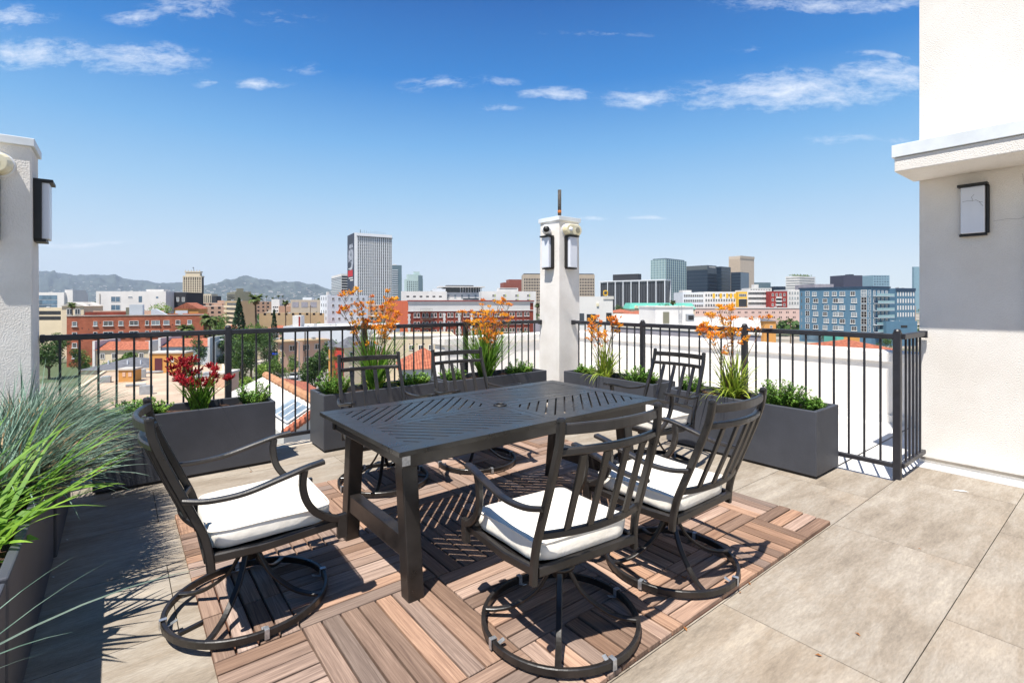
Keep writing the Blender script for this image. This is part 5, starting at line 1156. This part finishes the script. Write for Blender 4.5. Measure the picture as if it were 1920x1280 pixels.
b3.grid('u',7,4,.75,2.0,b3.H-1.6,3.2,.3,.2,'plain',M_frame,M_frame); b3.boxp('roof_band',bpy.data.materials['navy trim'],-.2,-.3,b3.H-1.2,b3.a,-.02,b3.H+.1)
b3 = Bld('blue_podium','low blue podium with roof garden before the blue wing','building',1662,205,1720,602,W_blue,depth=12,theta=.1); b3.boxp('dark_opening',G_dark,b3.ulen(1689),-.1,b3.z(614),b3.ulen(1701),-.02,b3.z(610))
# shops and tiled roof by the parking lot
r_, w_, h_ = rb2(1582,1612,150,631,GZ,6,W_orange,'shop','small orange and turquoise shop at the edge of the parking lot','shop'); q = MB(); q.box(-2.2,-.1,0,-.05,6,h_); q.build('turquoise_wall',W_teal,r_); q = MB(); q.box(1,-.1,.2,2.2,-.02,2.2); q.build('doorway',G_dark,r_)
b = Bld('tiled_house','low house with an orange tiled hip roof behind the right parapet','house',1592,70,1700,662,W_cream,depth=11,theta=.15); gable(b,'roof',M_tile,0,0,b.a,b.b,b.H,1.5,'hip',.5)
# left centre: houses along the street
b = Bld('pink_house','two storey pinkish house with a wide flat eave beyond the street','house',532,128,608,640,W_peach,back=521,theta=.75,roof=mat('gravel roof','#a58a74','#8a7160',rough=1,scale=1))
b.boxp('eave',W_tan,-.9,-.9,b.H-.25,b.a+.9,b.b+.9,b.H+.1)
for z in (b.H-2.6,b.H-5.8): 
    for f in (.2,.55,.82): b.win('u',b.a*f,z,1.5,1.5,'v',G_dark)
    b.win('v',b.b*.4,z,1.2,1.5,'v',G_dark)
b.boxp('bay_window',W_peach,b.a*.3,-1.1,0,b.a*.42,-.02,b.H-.3)
b = Bld('two_tone_house','house with a bright red end wall and a grey shingle roof','house',645,98,704,652,W_cream,back=628,theta=.8); b.boxp('red_end_wall',W_rededge,-.12,.05,0,-.01,b.b-.05,b.H-.02); gable(b,'roof',M_slate,0,0,b.a,b.b,b.H,2.0,'hip',.4)
for z in (b.H-2.3,b.H-5.2): b.win('u',b.a*.22,z,.8,1.4,'h',G_dark); b.win('v',b.b*.5,z,.7,1.4,'h',G_dark)
b = Bld('orange_narrow_house','narrow orange fronted house left of the red end wall','house',622,104,630,650,W_orange,back=616,theta=.8); gable(b,'roof',M_slate,0,0,b.a,b.b,b.H,1.6,'hip',.3)
b = Bld('cream_building','long cream building with small windows behind the back chairs','building',692,112,854,631,W_cream,depth=16,theta=.18,roof=M_roofwhite,par=.5)
for px in (712,771,789,808,828,845): b.win('u',b.ulen(px),b.z(658),1.1,1.2,'v',G_dark)
for k in range(12): b.boxp('wall_vent',W_dark,b.a*(k+.5)/12,-.04,b.H-1.9,b.a*(k+.5)/12+.2,-.005,b.H-1.7)
b.boxp('coping',M_roofwhite,-.1,-.2,b.H-.1,b.a+.1,.45,b.H+.12)
b = Bld('tiled_house','low house with an orange tiled roof seen between the back chairs','house',752,52,845,692,W_white,depth=6.5,theta=.25); gable(b,'roof',M_tile,0,0,b.a,b.b,b.H,1.9,'hip',.4)
# near white pitched roof with tiled ridge below the railing gap
c = W(560,27); r = empty('neighbour_roof',(c.x,c.y,-7.2),0,'neighbouring white roof with a terracotta ridge and skylight below the railing','roof')
def G3(px,py,d): w = W(px,d); return Vector((w.x-c.x,w.y-c.y,zat(py,d)+7.2))
R0,R1,E0,E1 = G3(498,704,40),G3(606,762,27),G3(425,738,36),G3(532,815,25); S0,S1 = G3(575,716,43),G3(668,775,30)
def BL(u,v,dz=0): return tuple(R0.lerp(R1,u).lerp(E0.lerp(E1,u),v)+Vector((0,0,dz)))
q = MB(); q.add([R0,R1,E1,E0],[(0,1,2,3)]); q.add([E0,E1,E1-Vector((0,0,9)),E0-Vector((0,0,9))],[(0,1,2,3)]); q.add([R1,E1,E1-Vector((0,0,9)),R1-Vector((0,0,9))],[(0,1,2,3)]); q.build('slope',M_roofwhite,r)
q = MB(); q.add([R0,S0,S1,R1],[(0,1,2,3)]); q.build('tiled_slope',M_tile,r)
q = MB(); q.tube([R0.lerp(R1,k/30)+Vector((0,0,.06)) for k in range(31)],lambda t: .26+.05*(int(t*30) % 2),8); q.build('ridge_tiles',mat('sandy ridge tile','#b98a66','#96694a',rough=.95,scale=2),r)
q = MB(); q.tube([E1.lerp(R1,k/24)+Vector((0,0,.06)) for k in range(25)],lambda t: .2+.04*(int(t*24) % 2),8); q.build('eave_tiles',M_tile,r)
q = MB(); K = [BL(.70,.22,.1),BL(.93,.22,.1),BL(.93,.78,.1),BL(.70,.78,.1)]; q.add(K,[(0,1,2,3)]); sk = q.build('skylight',G_lite,r); q = MB()
for k in range(4): q.tube([Vector(K[k]),Vector(K[(k+1) % 4])],.05,5)
for t_ in (.33,.66): q.tube([Vector(K[0]).lerp(Vector(K[1]),t_),Vector(K[3]).lerp(Vector(K[2]),t_)],.04,5)
q.build('skylight_frame',M_white,sk)

# ------------------------------------------------------------------ distant low buildings filling the plain
M_far = [wm_('far wall %s' % c, c) for c in ('#d9d4cb','#c9b9a0','#b9a894','#c8a086','#9a9890')]
protos = []
for k in range(5):
    r = None; q = MB(); w,dp,h = [(22,14,8),(30,16,11),(16,12,6),(26,20,14),(18,18,7)][k]
    q.mi = 0; q.box(-w/2,-dp/2,0,w/2,dp/2,h); q.mi = 1; q.box(-w/2+.5,-dp/2+.5,h+.01,w/2-.5,dp/2-.5,h+.12); q.mi = 2
    for rr_ in range(int(h//3.4)):
        for j in range(int(w//4)): x = -w/2+2+j*4; q.box(x-.8,-dp/2-.06,2+rr_*3.3,x+.8,-dp/2-.01,3.5+rr_*3.3)
    q.mi = 0; q.box(-2,0,h,3,4,h+2)
    protos.append(q)
made = {}; rr = random.Random(21); nfar = 0
shape = ['small pale','broad cream','low tan','tall peach','squat grey']
spots = []
for _ in range(900):
    if len(spots) >= 150: break
    d = 240*(10**rr.uniform(0,1.05)); px = rr.uniform(60,1740)
    if px < 620 and d < 330: continue
    if d < 420 and 1000 < px: continue
    p = W(px,d)
    if any((p-s).length < 30+d*.01 for s in spots): continue
    spots.append(p); k = rr.randrange(5)
    lab = '%s flat roofed building among the distant city blocks' % shape[k]
    if k not in made: o = protos[k].build('distant_building', [M_far[k], M_roofpale, G_dark]); made[k] = o
    else: o = link_copy(made[k])
    o.location = (p.x,p.y,GZ-.2); o.rotation_euler = (0,0,YAW-pi/2+TH+(pi/2 if rr.random() < .3 else 0)); s = 1+min(d,2500)/2200; o.scale = (s,s,min(s,1.5)*rr.uniform(.75,1.05))
    tag(o, lab, 'building', 'distant %s buildings' % shape[k])

# ------------------------------------------------------------------ trees
M_tr = [leafm('tree leaf deep','#58753a','#30471f',.4,tr=.15), leafm('tree leaf mid','#6f8a3e','#48652a',.4,tr=.2), leafm('tree leaf lime','#97ad4a','#6a8a35',.35,tr=.25), leafm('cypress leaf','#33502f','#213a20',.35,tr=.1), leafm('palm frond','#6b7a3c','#47562a',.4,tr=.2), leafm('dry palm skirt','#8f7248','#6b5233',.35,tr=.1)]
M_bark = mat('bark','#6f5b48','#4a3b2e',rough=1,scale=3)
def crown(n, R, H, z0, leaf, lobes=9, seed=0, cone=False):
    rr = random.Random(seed); m = MB(); L_ = []
    for _ in range(lobes): a = rr.uniform(0,6.28); q = rr.uniform(.15,.68); z = rr.uniform(.15,.85); L_.append((R*q*cos(a)*(1-abs(z-.45)*.6),R*q*sin(a)*(1-abs(z-.45)*.6),z0+H*z,R*rr.uniform(.28,.5)))
    for _ in range(n):
        if cone:
            t = rr.random()**1.4; a = rr.uniform(0,6.28); rad = R*(1-t)**.75*(.35+.65*min(1,t*6+.4))*rr.uniform(.7,1.08); p = Vector((rad*cos(a),rad*sin(a),z0+H*t))
        else:
            x,y,z,r_ = rr.choice(L_); v = Vector((rr.gauss(0,1),rr.gauss(0,1),rr.gauss(0,.8))).normalized()*r_*rr.uniform(.55,1.08); p = Vector((x,y,z))+v
        s = leaf*rr.uniform(.6,1.5); u = Vector((rr.gauss(0,1),rr.gauss(0,1),rr.gauss(0,.6))).normalized(); w = u.cross(Vector((rr.gauss(0,1),rr.gauss(0,1),rr.gauss(0,1)))).normalized()
        m.add([p-u*s,p+w*s*.5,p+u*s,p-w*s*.5],[(0,1,2,3)])
    return m
def limbs(R,H,z0,seed):
    rr = random.Random(seed); m = MB(); m.tube([(0,0,0),(R*.03,0,z0*.6),(0,R*.03,z0+H*.25),(0,0,z0+H*.6)], lambda t: R*.07*(1.1-t*.8), 7)
    for _ in range(5): a = rr.uniform(0,6.28); m.tube([(0,0,z0*.8),(R*.3*cos(a),R*.3*sin(a),z0+H*.25),(R*.65*cos(a),R*.65*sin(a),z0+H*.5)], lambda t: R*.035*(1.1-t*.8), 5)
    return m
tcache = {}
def tree(px, d, top, wpx, label, mi, kind='tree', zb=GZ, n=2600, seed=0, leaf=.05, grp=None, name='tree'):
    H = zat(top,d)-zb; R = wpx/2/FPX*d; p = W(px,d); key = (kind,mi,seed)
    r = empty(name,(p.x,p.y,zb),R_(0,6.28),label,'tree',grp)
    if kind == 'cone': crown(n,R,H*.93,H*.05,leaf*R*2,seed=seed,cone=True).build('crown',M_tr[mi],r); q = MB(); q.tube([(0,0,0),(0,0,H*.85)],lambda t: .25*(1-t*.8),6); q.build('trunk',M_bark,r)
    elif kind == 'bush': crown(n,R,H,0,leaf*R,seed=seed).build('crown',M_tr[mi],r); limbs(R*.6,H*.6,H*.1,seed).build('trunk',M_bark,r)
    else: crown(n,R,H*.68,H*.30,leaf*R,lobes=12,seed=seed).build('crown',M_tr[mi],r); limbs(R,H*.6,H*.28,seed).build('trunk',M_bark,r)
    return r
palmc = {}
def palm(px, d, top, wpx, label, zb=GZ, grp=None, skirt=True, droop=1.6):
    H = zat(top,d)-zb; R = wpx/2/FPX*d; p = W(px,d); r = empty('palm_tree',(p.x,p.y,zb),0,label,'palm tree',grp)
    q = MB(); q.tube([(0,0,0),(R*.06,0,H*.5),(0,0,H-R*.75)],lambda t: max(.16,R*.11)*(1.15-t*.4),8); q.build('trunk',M_bark,r)
    f = MB(); rr = random.Random(int(px))
    def frond(m, az, el, ln, dr):
        P = Vector((0,0,H-R*.8)); d_ = Vector((cos(az),sin(az),0)); side = Vector((-sin(az),cos(az),0)); n = 9; e = el
        for i in range(n):
            t = i/n; Q = P+(d_*cos(e)+Vector((0,0,1))*sin(e))*ln/n; wd = ln*.26*sin(pi*min(1,t+.18))
            for s in (-1,1): m.add([P,Q,Q+side*s*wd*.9+d_*wd*.35-Vector((0,0,wd*.35)),P+side*s*wd-Vector((0,0,wd*.3))],[(0,1,2,3)])
            P = Q; e -= dr/n
    for _ in range(34): frond(f, rr.uniform(0,6.28), rr.uniform(-.2,1.35), R*rr.uniform(.85,1.1), droop*rr.uniform(.7,1.2))
    f.build('fronds',M_tr[4],r)
    if skirt:
        f = MB()
        for _ in range(18): frond(f, rr.uniform(0,6.28), rr.uniform(-1.3,-.5), R*rr.uniform(.5,.8), .4)
        f.build('dry_fronds',M_tr[5],r)
    return r
palm(135,158,563,22,'stout fan palm in front of the cream gabled house')
palm(479,150,545,38,'tall fan palm with a dry skirt near the centre left')
palm(535,230,560,20,'fan palm behind the white low roofs')
palm(1482,200,594,16,'small palm between the pink and blue buildings')
palm(1008,240,566,17,'palm just left of the corner column')
palm(1262,280,560,17,'palm above the teal roof')
palm(1218,180,574,16,'dark feathery palm above the tiled roofs')
palm(393,120,578,50,'shaggy dark palm beside the brick building',droop=2.4)
palm(350,122,600,44,'drooping olive palm over the right end of the brick wall',droop=2.4,skirt=False)
for i,(px,top,w) in enumerate(((500,553,7),(511,556,7),(522,552,8),(530,553,6),(597,558,7),(560,576,8))): palm(px,420+i*12,top,w,'small dark palm on the skyline near the white office','' and 0 or GZ,'skyline palms')
tree(448,152,556,38,'tall dark pointed cypress left of the fan palm',3,'cone',n=4200,seed=1,leaf=.05,name='cypress')
tree(514,138,577,22,'narrow dark cypress right of the fan palm',3,'cone',n=3000,seed=2,leaf=.06,name='cypress')
tree(415,135,584,52,'mid green tree behind the brick building corner',1,seed=3)
tree(470,118,604,72,'large spreading green tree behind the left railing post',1,seed=4,n=4200)
tree(500,112,620,44,'dark green tree beside the street',0,seed=5,n=3000)
tree(452,92,625,62,'broad dark green tree below the left railing',0,seed=6,n=4200)
tree(485,78,662,62,'lime green feathery tree beside the street',2,'bush',seed=7,n=4600,leaf=.06)
tree(430,80,676,46,'small lime tree at the edge of the beige roof',2,'bush',seed=8,n=2600)
tree(590,92,652,64,'round glossy street tree beyond the road',0,seed=9,n=5200,leaf=.06)
tree(628,88,636,26,'slim olive willow like tree beside the red house',4,seed=10,n=2600,leaf=.05)
tree(548,118,664,44,'flowering hedge in front of the pinkish house',1,'bush',seed=11,n=2200)
tree(234,96,648,88,'broad green tree in front of the red tiled townhouse',1,'bush',seed=12,n=4600,leaf=.05)
tree(92,118,628,70,'dark green tree beside the brick wall at far left',0,seed=13,n=3600)
tree(365,100,626,50,'leafy green tree right of the townhouses',0,seed=14,n=3000)
tree(455,104,640,58,'dense mid green tree below the railing post',1,seed=31,n=4200,leaf=.05)
tree(520,104,652,34,'small green tree at the street corner',1,seed=32,n=2400)
tree(418,112,618,46,'dark leafy tree left of the railing post',0,seed=33,n=3600)
tree(462,68,690,50,'lime green tree at the foot of the flat roof',2,'bush',seed=34,n=3800,leaf=.06)
tree(495,160,612,40,'dark green tree beside the narrow cypress',0,seed=35,n=2600)
tree(386,160,596,46,'olive green tree behind the brick building end',1,seed=36,n=2600)
tree(612,112,668,40,'small green tree beside the orange narrow house',1,seed=37,n=2200)
tree(270,165,575,20,'bamboo like hedge top left of the orange house',2,'bush',seed=15,n=1400,zb=-6)
tree(298,172,571,46,'bamboo like hedge before the white box building',2,'bush',seed=16,n=2200,zb=-6)
tree(1162,240,566,34,'green tree left of the teal roof',0,seed=17,n=2000)
tree(1246,260,561,26,'dark tree in front of the teal roof',0,seed=18,n=1600)
tree(900,160,614,70,'low green tree behind the brick hotel foot',1,'bush',seed=19,n=2400)
tree(985,150,616,44,'green trees left of the corner column foot',1,'bush',seed=20,n=1800)
tree(1548,160,622,24,'small tree beside the parking lot',0,seed=21,n=1500)
tree(1662,150,629,34,'dark green tree right of the orange shop',0,'bush',seed=22,n=1800)
tree(1672,62,650,22,'small tree growing over the right tiled roof',0,'bush',seed=23,n=900,zb=-9)
tree(150,420,560,22,'dark tree group below the hills at left',0,seed=24,n=900)
tree(172,330,557,30,'dark trees beside the long white box building',0,seed=25,n=1200)
# street trees and little houses between the left rail and the skyline
tp = []
for k in range(4):
    R, H = ((3.2,7.5),(2.6,6),(3.6,8.5),(2.2,8))[k]
    tp.append((crown(2300,R,H*.72,H*.26,.06*R,lobes=11,seed=50+k), limbs(R,H*.6,H*.25,50+k), M_tr[(0,1,0,1)[k]]))
rr = random.Random(77); spots2 = []; tmade = {}
for _ in range(800):
    if len(spots2) >= 46: break
    d = rr.uniform(95,300); px = rr.uniform(345,640) if rr.random() < .85 else rr.uniform(80,180); p = W(px,d)
    if d > 230 and px < 330: continue
    if abs(px-(393+(585-393)*115/d)) < 4200/d: continue
    if any((p-s_).length < 5 for s_ in spots2): continue
    spots2.append(p); k = rr.randrange(4); lab = ('round dark green tree','small mid green tree','large spreading dark green tree','upright mid green tree')[k]+' among the houses beyond the left railing'
    r = empty('street_tree',(p.x,p.y,GZ),rr.uniform(0,6.28),lab,'tree','%s group' % ('round dark trees','small mid green trees','spreading dark trees','upright mid green trees')[k])
    if k not in tmade: tmade[k] = (tp[k][0].build('crown',tp[k][2],r), tp[k][1].build('trunk',M_bark,r))
    else:
        for o in tmade[k]: link_copy(o, r)
    s_ = rr.uniform(.8,1.25); r.scale = (s_,s_,s_)
hm = [W_cream,W_peach,W_white,W_pink]; k = 0; hs = []
for _ in range(300):
    if k >= 14: break
    d = rr.uniform(150,290); px = rr.uniform(385,610); p = W(px,d)
    if any((p-q_).length < 17 for q_ in hs) or any((p-q_).length < 6 for q_ in spots2): continue
    if abs(px-(393+(585-393)*115/d)) < 2400/d: continue
    hs.append(p); m_ = hm[k % 4]; w = rr.uniform(9,13); b = Bld('small_house',('cream','peach','white','pink')[k % 4]+' small house with a hipped roof among the trees beyond the left railing','house',px,d,px+w/d*FPX,zat(0,1) and 565+(17+1.365-rr.uniform(5,6.5))*FPX/d,m_,depth=9,theta=TH,group=('cream','peach','white','pink')[k % 4]+' small hipped houses',par=.2,a=w,clutter=False)
    gable(b,'roof',M_tile if k % 3 else M_slate,0,0,b.a,b.b,b.H,1.7,'hip',.5); b.grid('u',3,2,1.0,1.2,b.H-.8,2.8,.8,.8,'v',G_dark); k += 1
q = MB(); rr = random.Random(9)
for _ in range(520):
    d = 260*(10**rr.uniform(0,1.15)); px = rr.uniform(40,1740); p = W(px,d); R = rr.uniform(3,7)*(1+d/2500)
    for _k in range(34):
        v = Vector((rr.gauss(0,1),rr.gauss(0,1),abs(rr.gauss(0,.8)))).normalized()*R*rr.uniform(.5,1); s = R*.22; c_ = Vector((p.x,p.y,GZ+R*.4))+v; u = Vector((rr.gauss(0,1),rr.gauss(0,1),rr.gauss(0,1))).normalized(); w = u.cross(Vector((0,0,1))).normalized()
        q.add([c_-u*s,c_+w*s,c_+u*s,c_-w*s],[(0,1,2,3)])
tag(q.build('distant_trees',M_tr[0]),'far green treetops scattered between the city blocks','trees',kind='stuff')

# ------------------------------------------------------------------ street furniture and cars
def car(px, d, az, label, col, grp=None, z=GZ+.14):
    p = W(px,d); r = empty('parked_car',(p.x,p.y,z),az,label,'car',grp); Mc = mat('car paint '+col,col,rough=.25,spec=.7)
    m = MB(); prof = [(-2.2,.35),(-2.25,.75),(-2.05,.95),(-1.2,1.02),(1.0,1.0),(1.9,.85),(2.2,.65),(2.2,.35)]
    m.add([(x,-.88,z_) for x,z_ in prof]+[(x,.88,z_) for x,z_ in prof],[tuple(range(8)),tuple(reversed(range(8,16)))]+[((k+1) % 8,k,8+k,8+(k+1) % 8) for k in range(8)]); m.build('body',Mc,r,bevel=.06)
    m = MB(); m.add([(-1.75,-.80,.98),(1.15,-.80,.98),(1.15,.80,.98),(-1.75,.80,.98),(-1.35,-.66,1.44),(.35,-.66,1.46),(.35,.66,1.46),(-1.35,.66,1.44)],[(0,1,5,4),(1,2,6,5),(2,3,7,6),(3,0,4,7),(4,5,6,7)]); cb = m.build('windows',G_dark,r)
    m = MB(); m.add([(-1.33,-.64,1.441),(.33,-.64,1.461),(.33,.64,1.461),(-1.33,.64,1.441),(-1.30,-.6,1.49),(.25,-.6,1.50),(.25,.6,1.50),(-1.3,.6,1.49)],[(0,1,5,4),(1,2,6,5),(2,3,7,6),(3,0,4,7),(4,5,6,7)]); m.build('roof',Mc,r)
    w = None
    for x in (-1.35,1.35):
        for y in (-.86,.86):
            if w is None: m = MB(); m.sweep([(0,-.12,0),(0,.12,0)],[(.33*cos(2*pi*k/14),.33*sin(2*pi*k/14)) for k in range(14)]); w = m.build('wheel',M_black,r,loc=(x,y,.33))
            else: link_copy(w,r,(x,y,.33))
    return r
car(551,118,radians(72),'silver car parked on the street below the left railing','#c9ccd2')
car(566,104,radians(72),'dark car parked at the kerb behind the silver one','#26282c')
car(514,168,radians(80),'black car further up the street near the blue sign','#2a2c33')
car(1471,182,radians(100),'silver car in the parking lot, leftmost','#b9bec6',z=GZ+.09)
car(1495,180,radians(98),'grey car in the parking lot, beside the silver one','#8d929a',z=GZ+.09)
car(1607,142,radians(60),'pale blue van like car near the orange shop','#9aa3ad',z=GZ+.09)
car(100,200,radians(60),'dark car on the pale street at far left','#33353b')
def pole(px,d,top,label,arm=0,cat='street lamp',name='street_lamp'):
    p = W(px,d); H = zat(top,d)-GZ; r = empty(name,(p.x,p.y,GZ),YAW,label,cat); m = MB(); m.tube([(0,0,0),(0,0,H)],lambda t: .14-.06*t,7); m.build('pole',M_silver,r)
    if arm: m = MB(); m.tube([(0,0,H-.2),(0,arm*.6,H+.3),(0,arm,H+.35)],.05,6); m.build('arm',M_silver,r); m = MB(); m.box(-.15,arm-.35,H+.28,.15,arm+.35,H+.42); m.build('lamp_head',M_white,r,bevel=.03)
    return r
pole(509,120,637,'pale street lamp pole beside the lime tree',-1.6); pole(561,112,640,'thin street lamp pole in front of the pinkish house',1.6); pole(404,96,640,'pale lamp pole left of the railing post',-1.2)
p = W(516,112); r = empty('street_sign',(p.x,p.y,zat(664,112)),YAW-pi/2,'small blue street name sign near the lamp pole','sign'); m = MB(); m.tube([(0,0,-5),(0,0,.3)],.05,6); m.build('pole',M_silver,r); m = MB(); m.box(-.7,-.03,-.1,.7,-.005,.35); m.build('panel',mat('blue sign','#2647c0','#203ca8',rough=.5),r)
p = W(572,104); r = empty('traffic_light',(p.x,p.y,GZ),YAW-pi/2,'dark traffic light on a brown pole beyond the street tree','traffic light'); m = MB(); H=zat(622,104)-GZ; m.tube([(0,0,0),(0,0,H)],.13,7); m.build('pole',M_bark,r); m = MB(); m.box(-.3,-.35,zat(652,104)-GZ-.6,.12,-.14,zat(652,104)-GZ+.6); m.build('signal_head',W_dark,r)
p = W(612,100); r = empty('utility_box',(p.x-1.5,p.y,GZ),YAW-pi/2,'dark utility cabinet on the pavement under the street tree','cabinet'); m = MB(); m.box(0,0,0,1.4,.8,1.5); m.build('cabinet',W_dark,r,bevel=.04); m=MB(); m.box(.1,-.03,.1,.65,-.005,1.4); m.box(.75,-.03,.1,1.3,-.005,1.4); m.build('door',W_greyd,r)
for i,(px,d,top,bot) in enumerate(((726,150,574,600),(478,150,566,610))[:1]): pass
p = W(582,250); r = empty('utility_pole',(p.x,p.y,GZ),YAW-pi/2,'dark utility pole with a crossarm in front of the white apartments','utility pole'); m = MB(); H=zat(572,250)-GZ; m.tube([(0,0,0),(0,0,H)],.16,6); m.build('pole',M_bark,r); m = MB(); m.box(-1.2,-.06,H-.9,1.2,.06,H-.75); m.build('crossarm',M_bark,r)

# ------------------------------------------------------------------ air
m = MB(); m.box(-3500,-2500,GZ-4.5,5300,13700,740)
mv = bpy.data.materials.new('haze'); mv.use_nodes = True; t = mv.node_tree; t.nodes.clear(); pv = N(t,'ShaderNodeVolumePrincipled'); pv.inputs['Density'].default_value = .00006; pv.inputs['Color'].default_value = (.70,.82,1,1); pv.inputs['Anisotropy'].default_value = 0
L(t, pv.outputs[0], N(t,'ShaderNodeOutputMaterial').inputs['Volume'])
tag(m.build('haze', mv), 'thin blue summer haze over the distant hills', 'haze', kind='stuff')
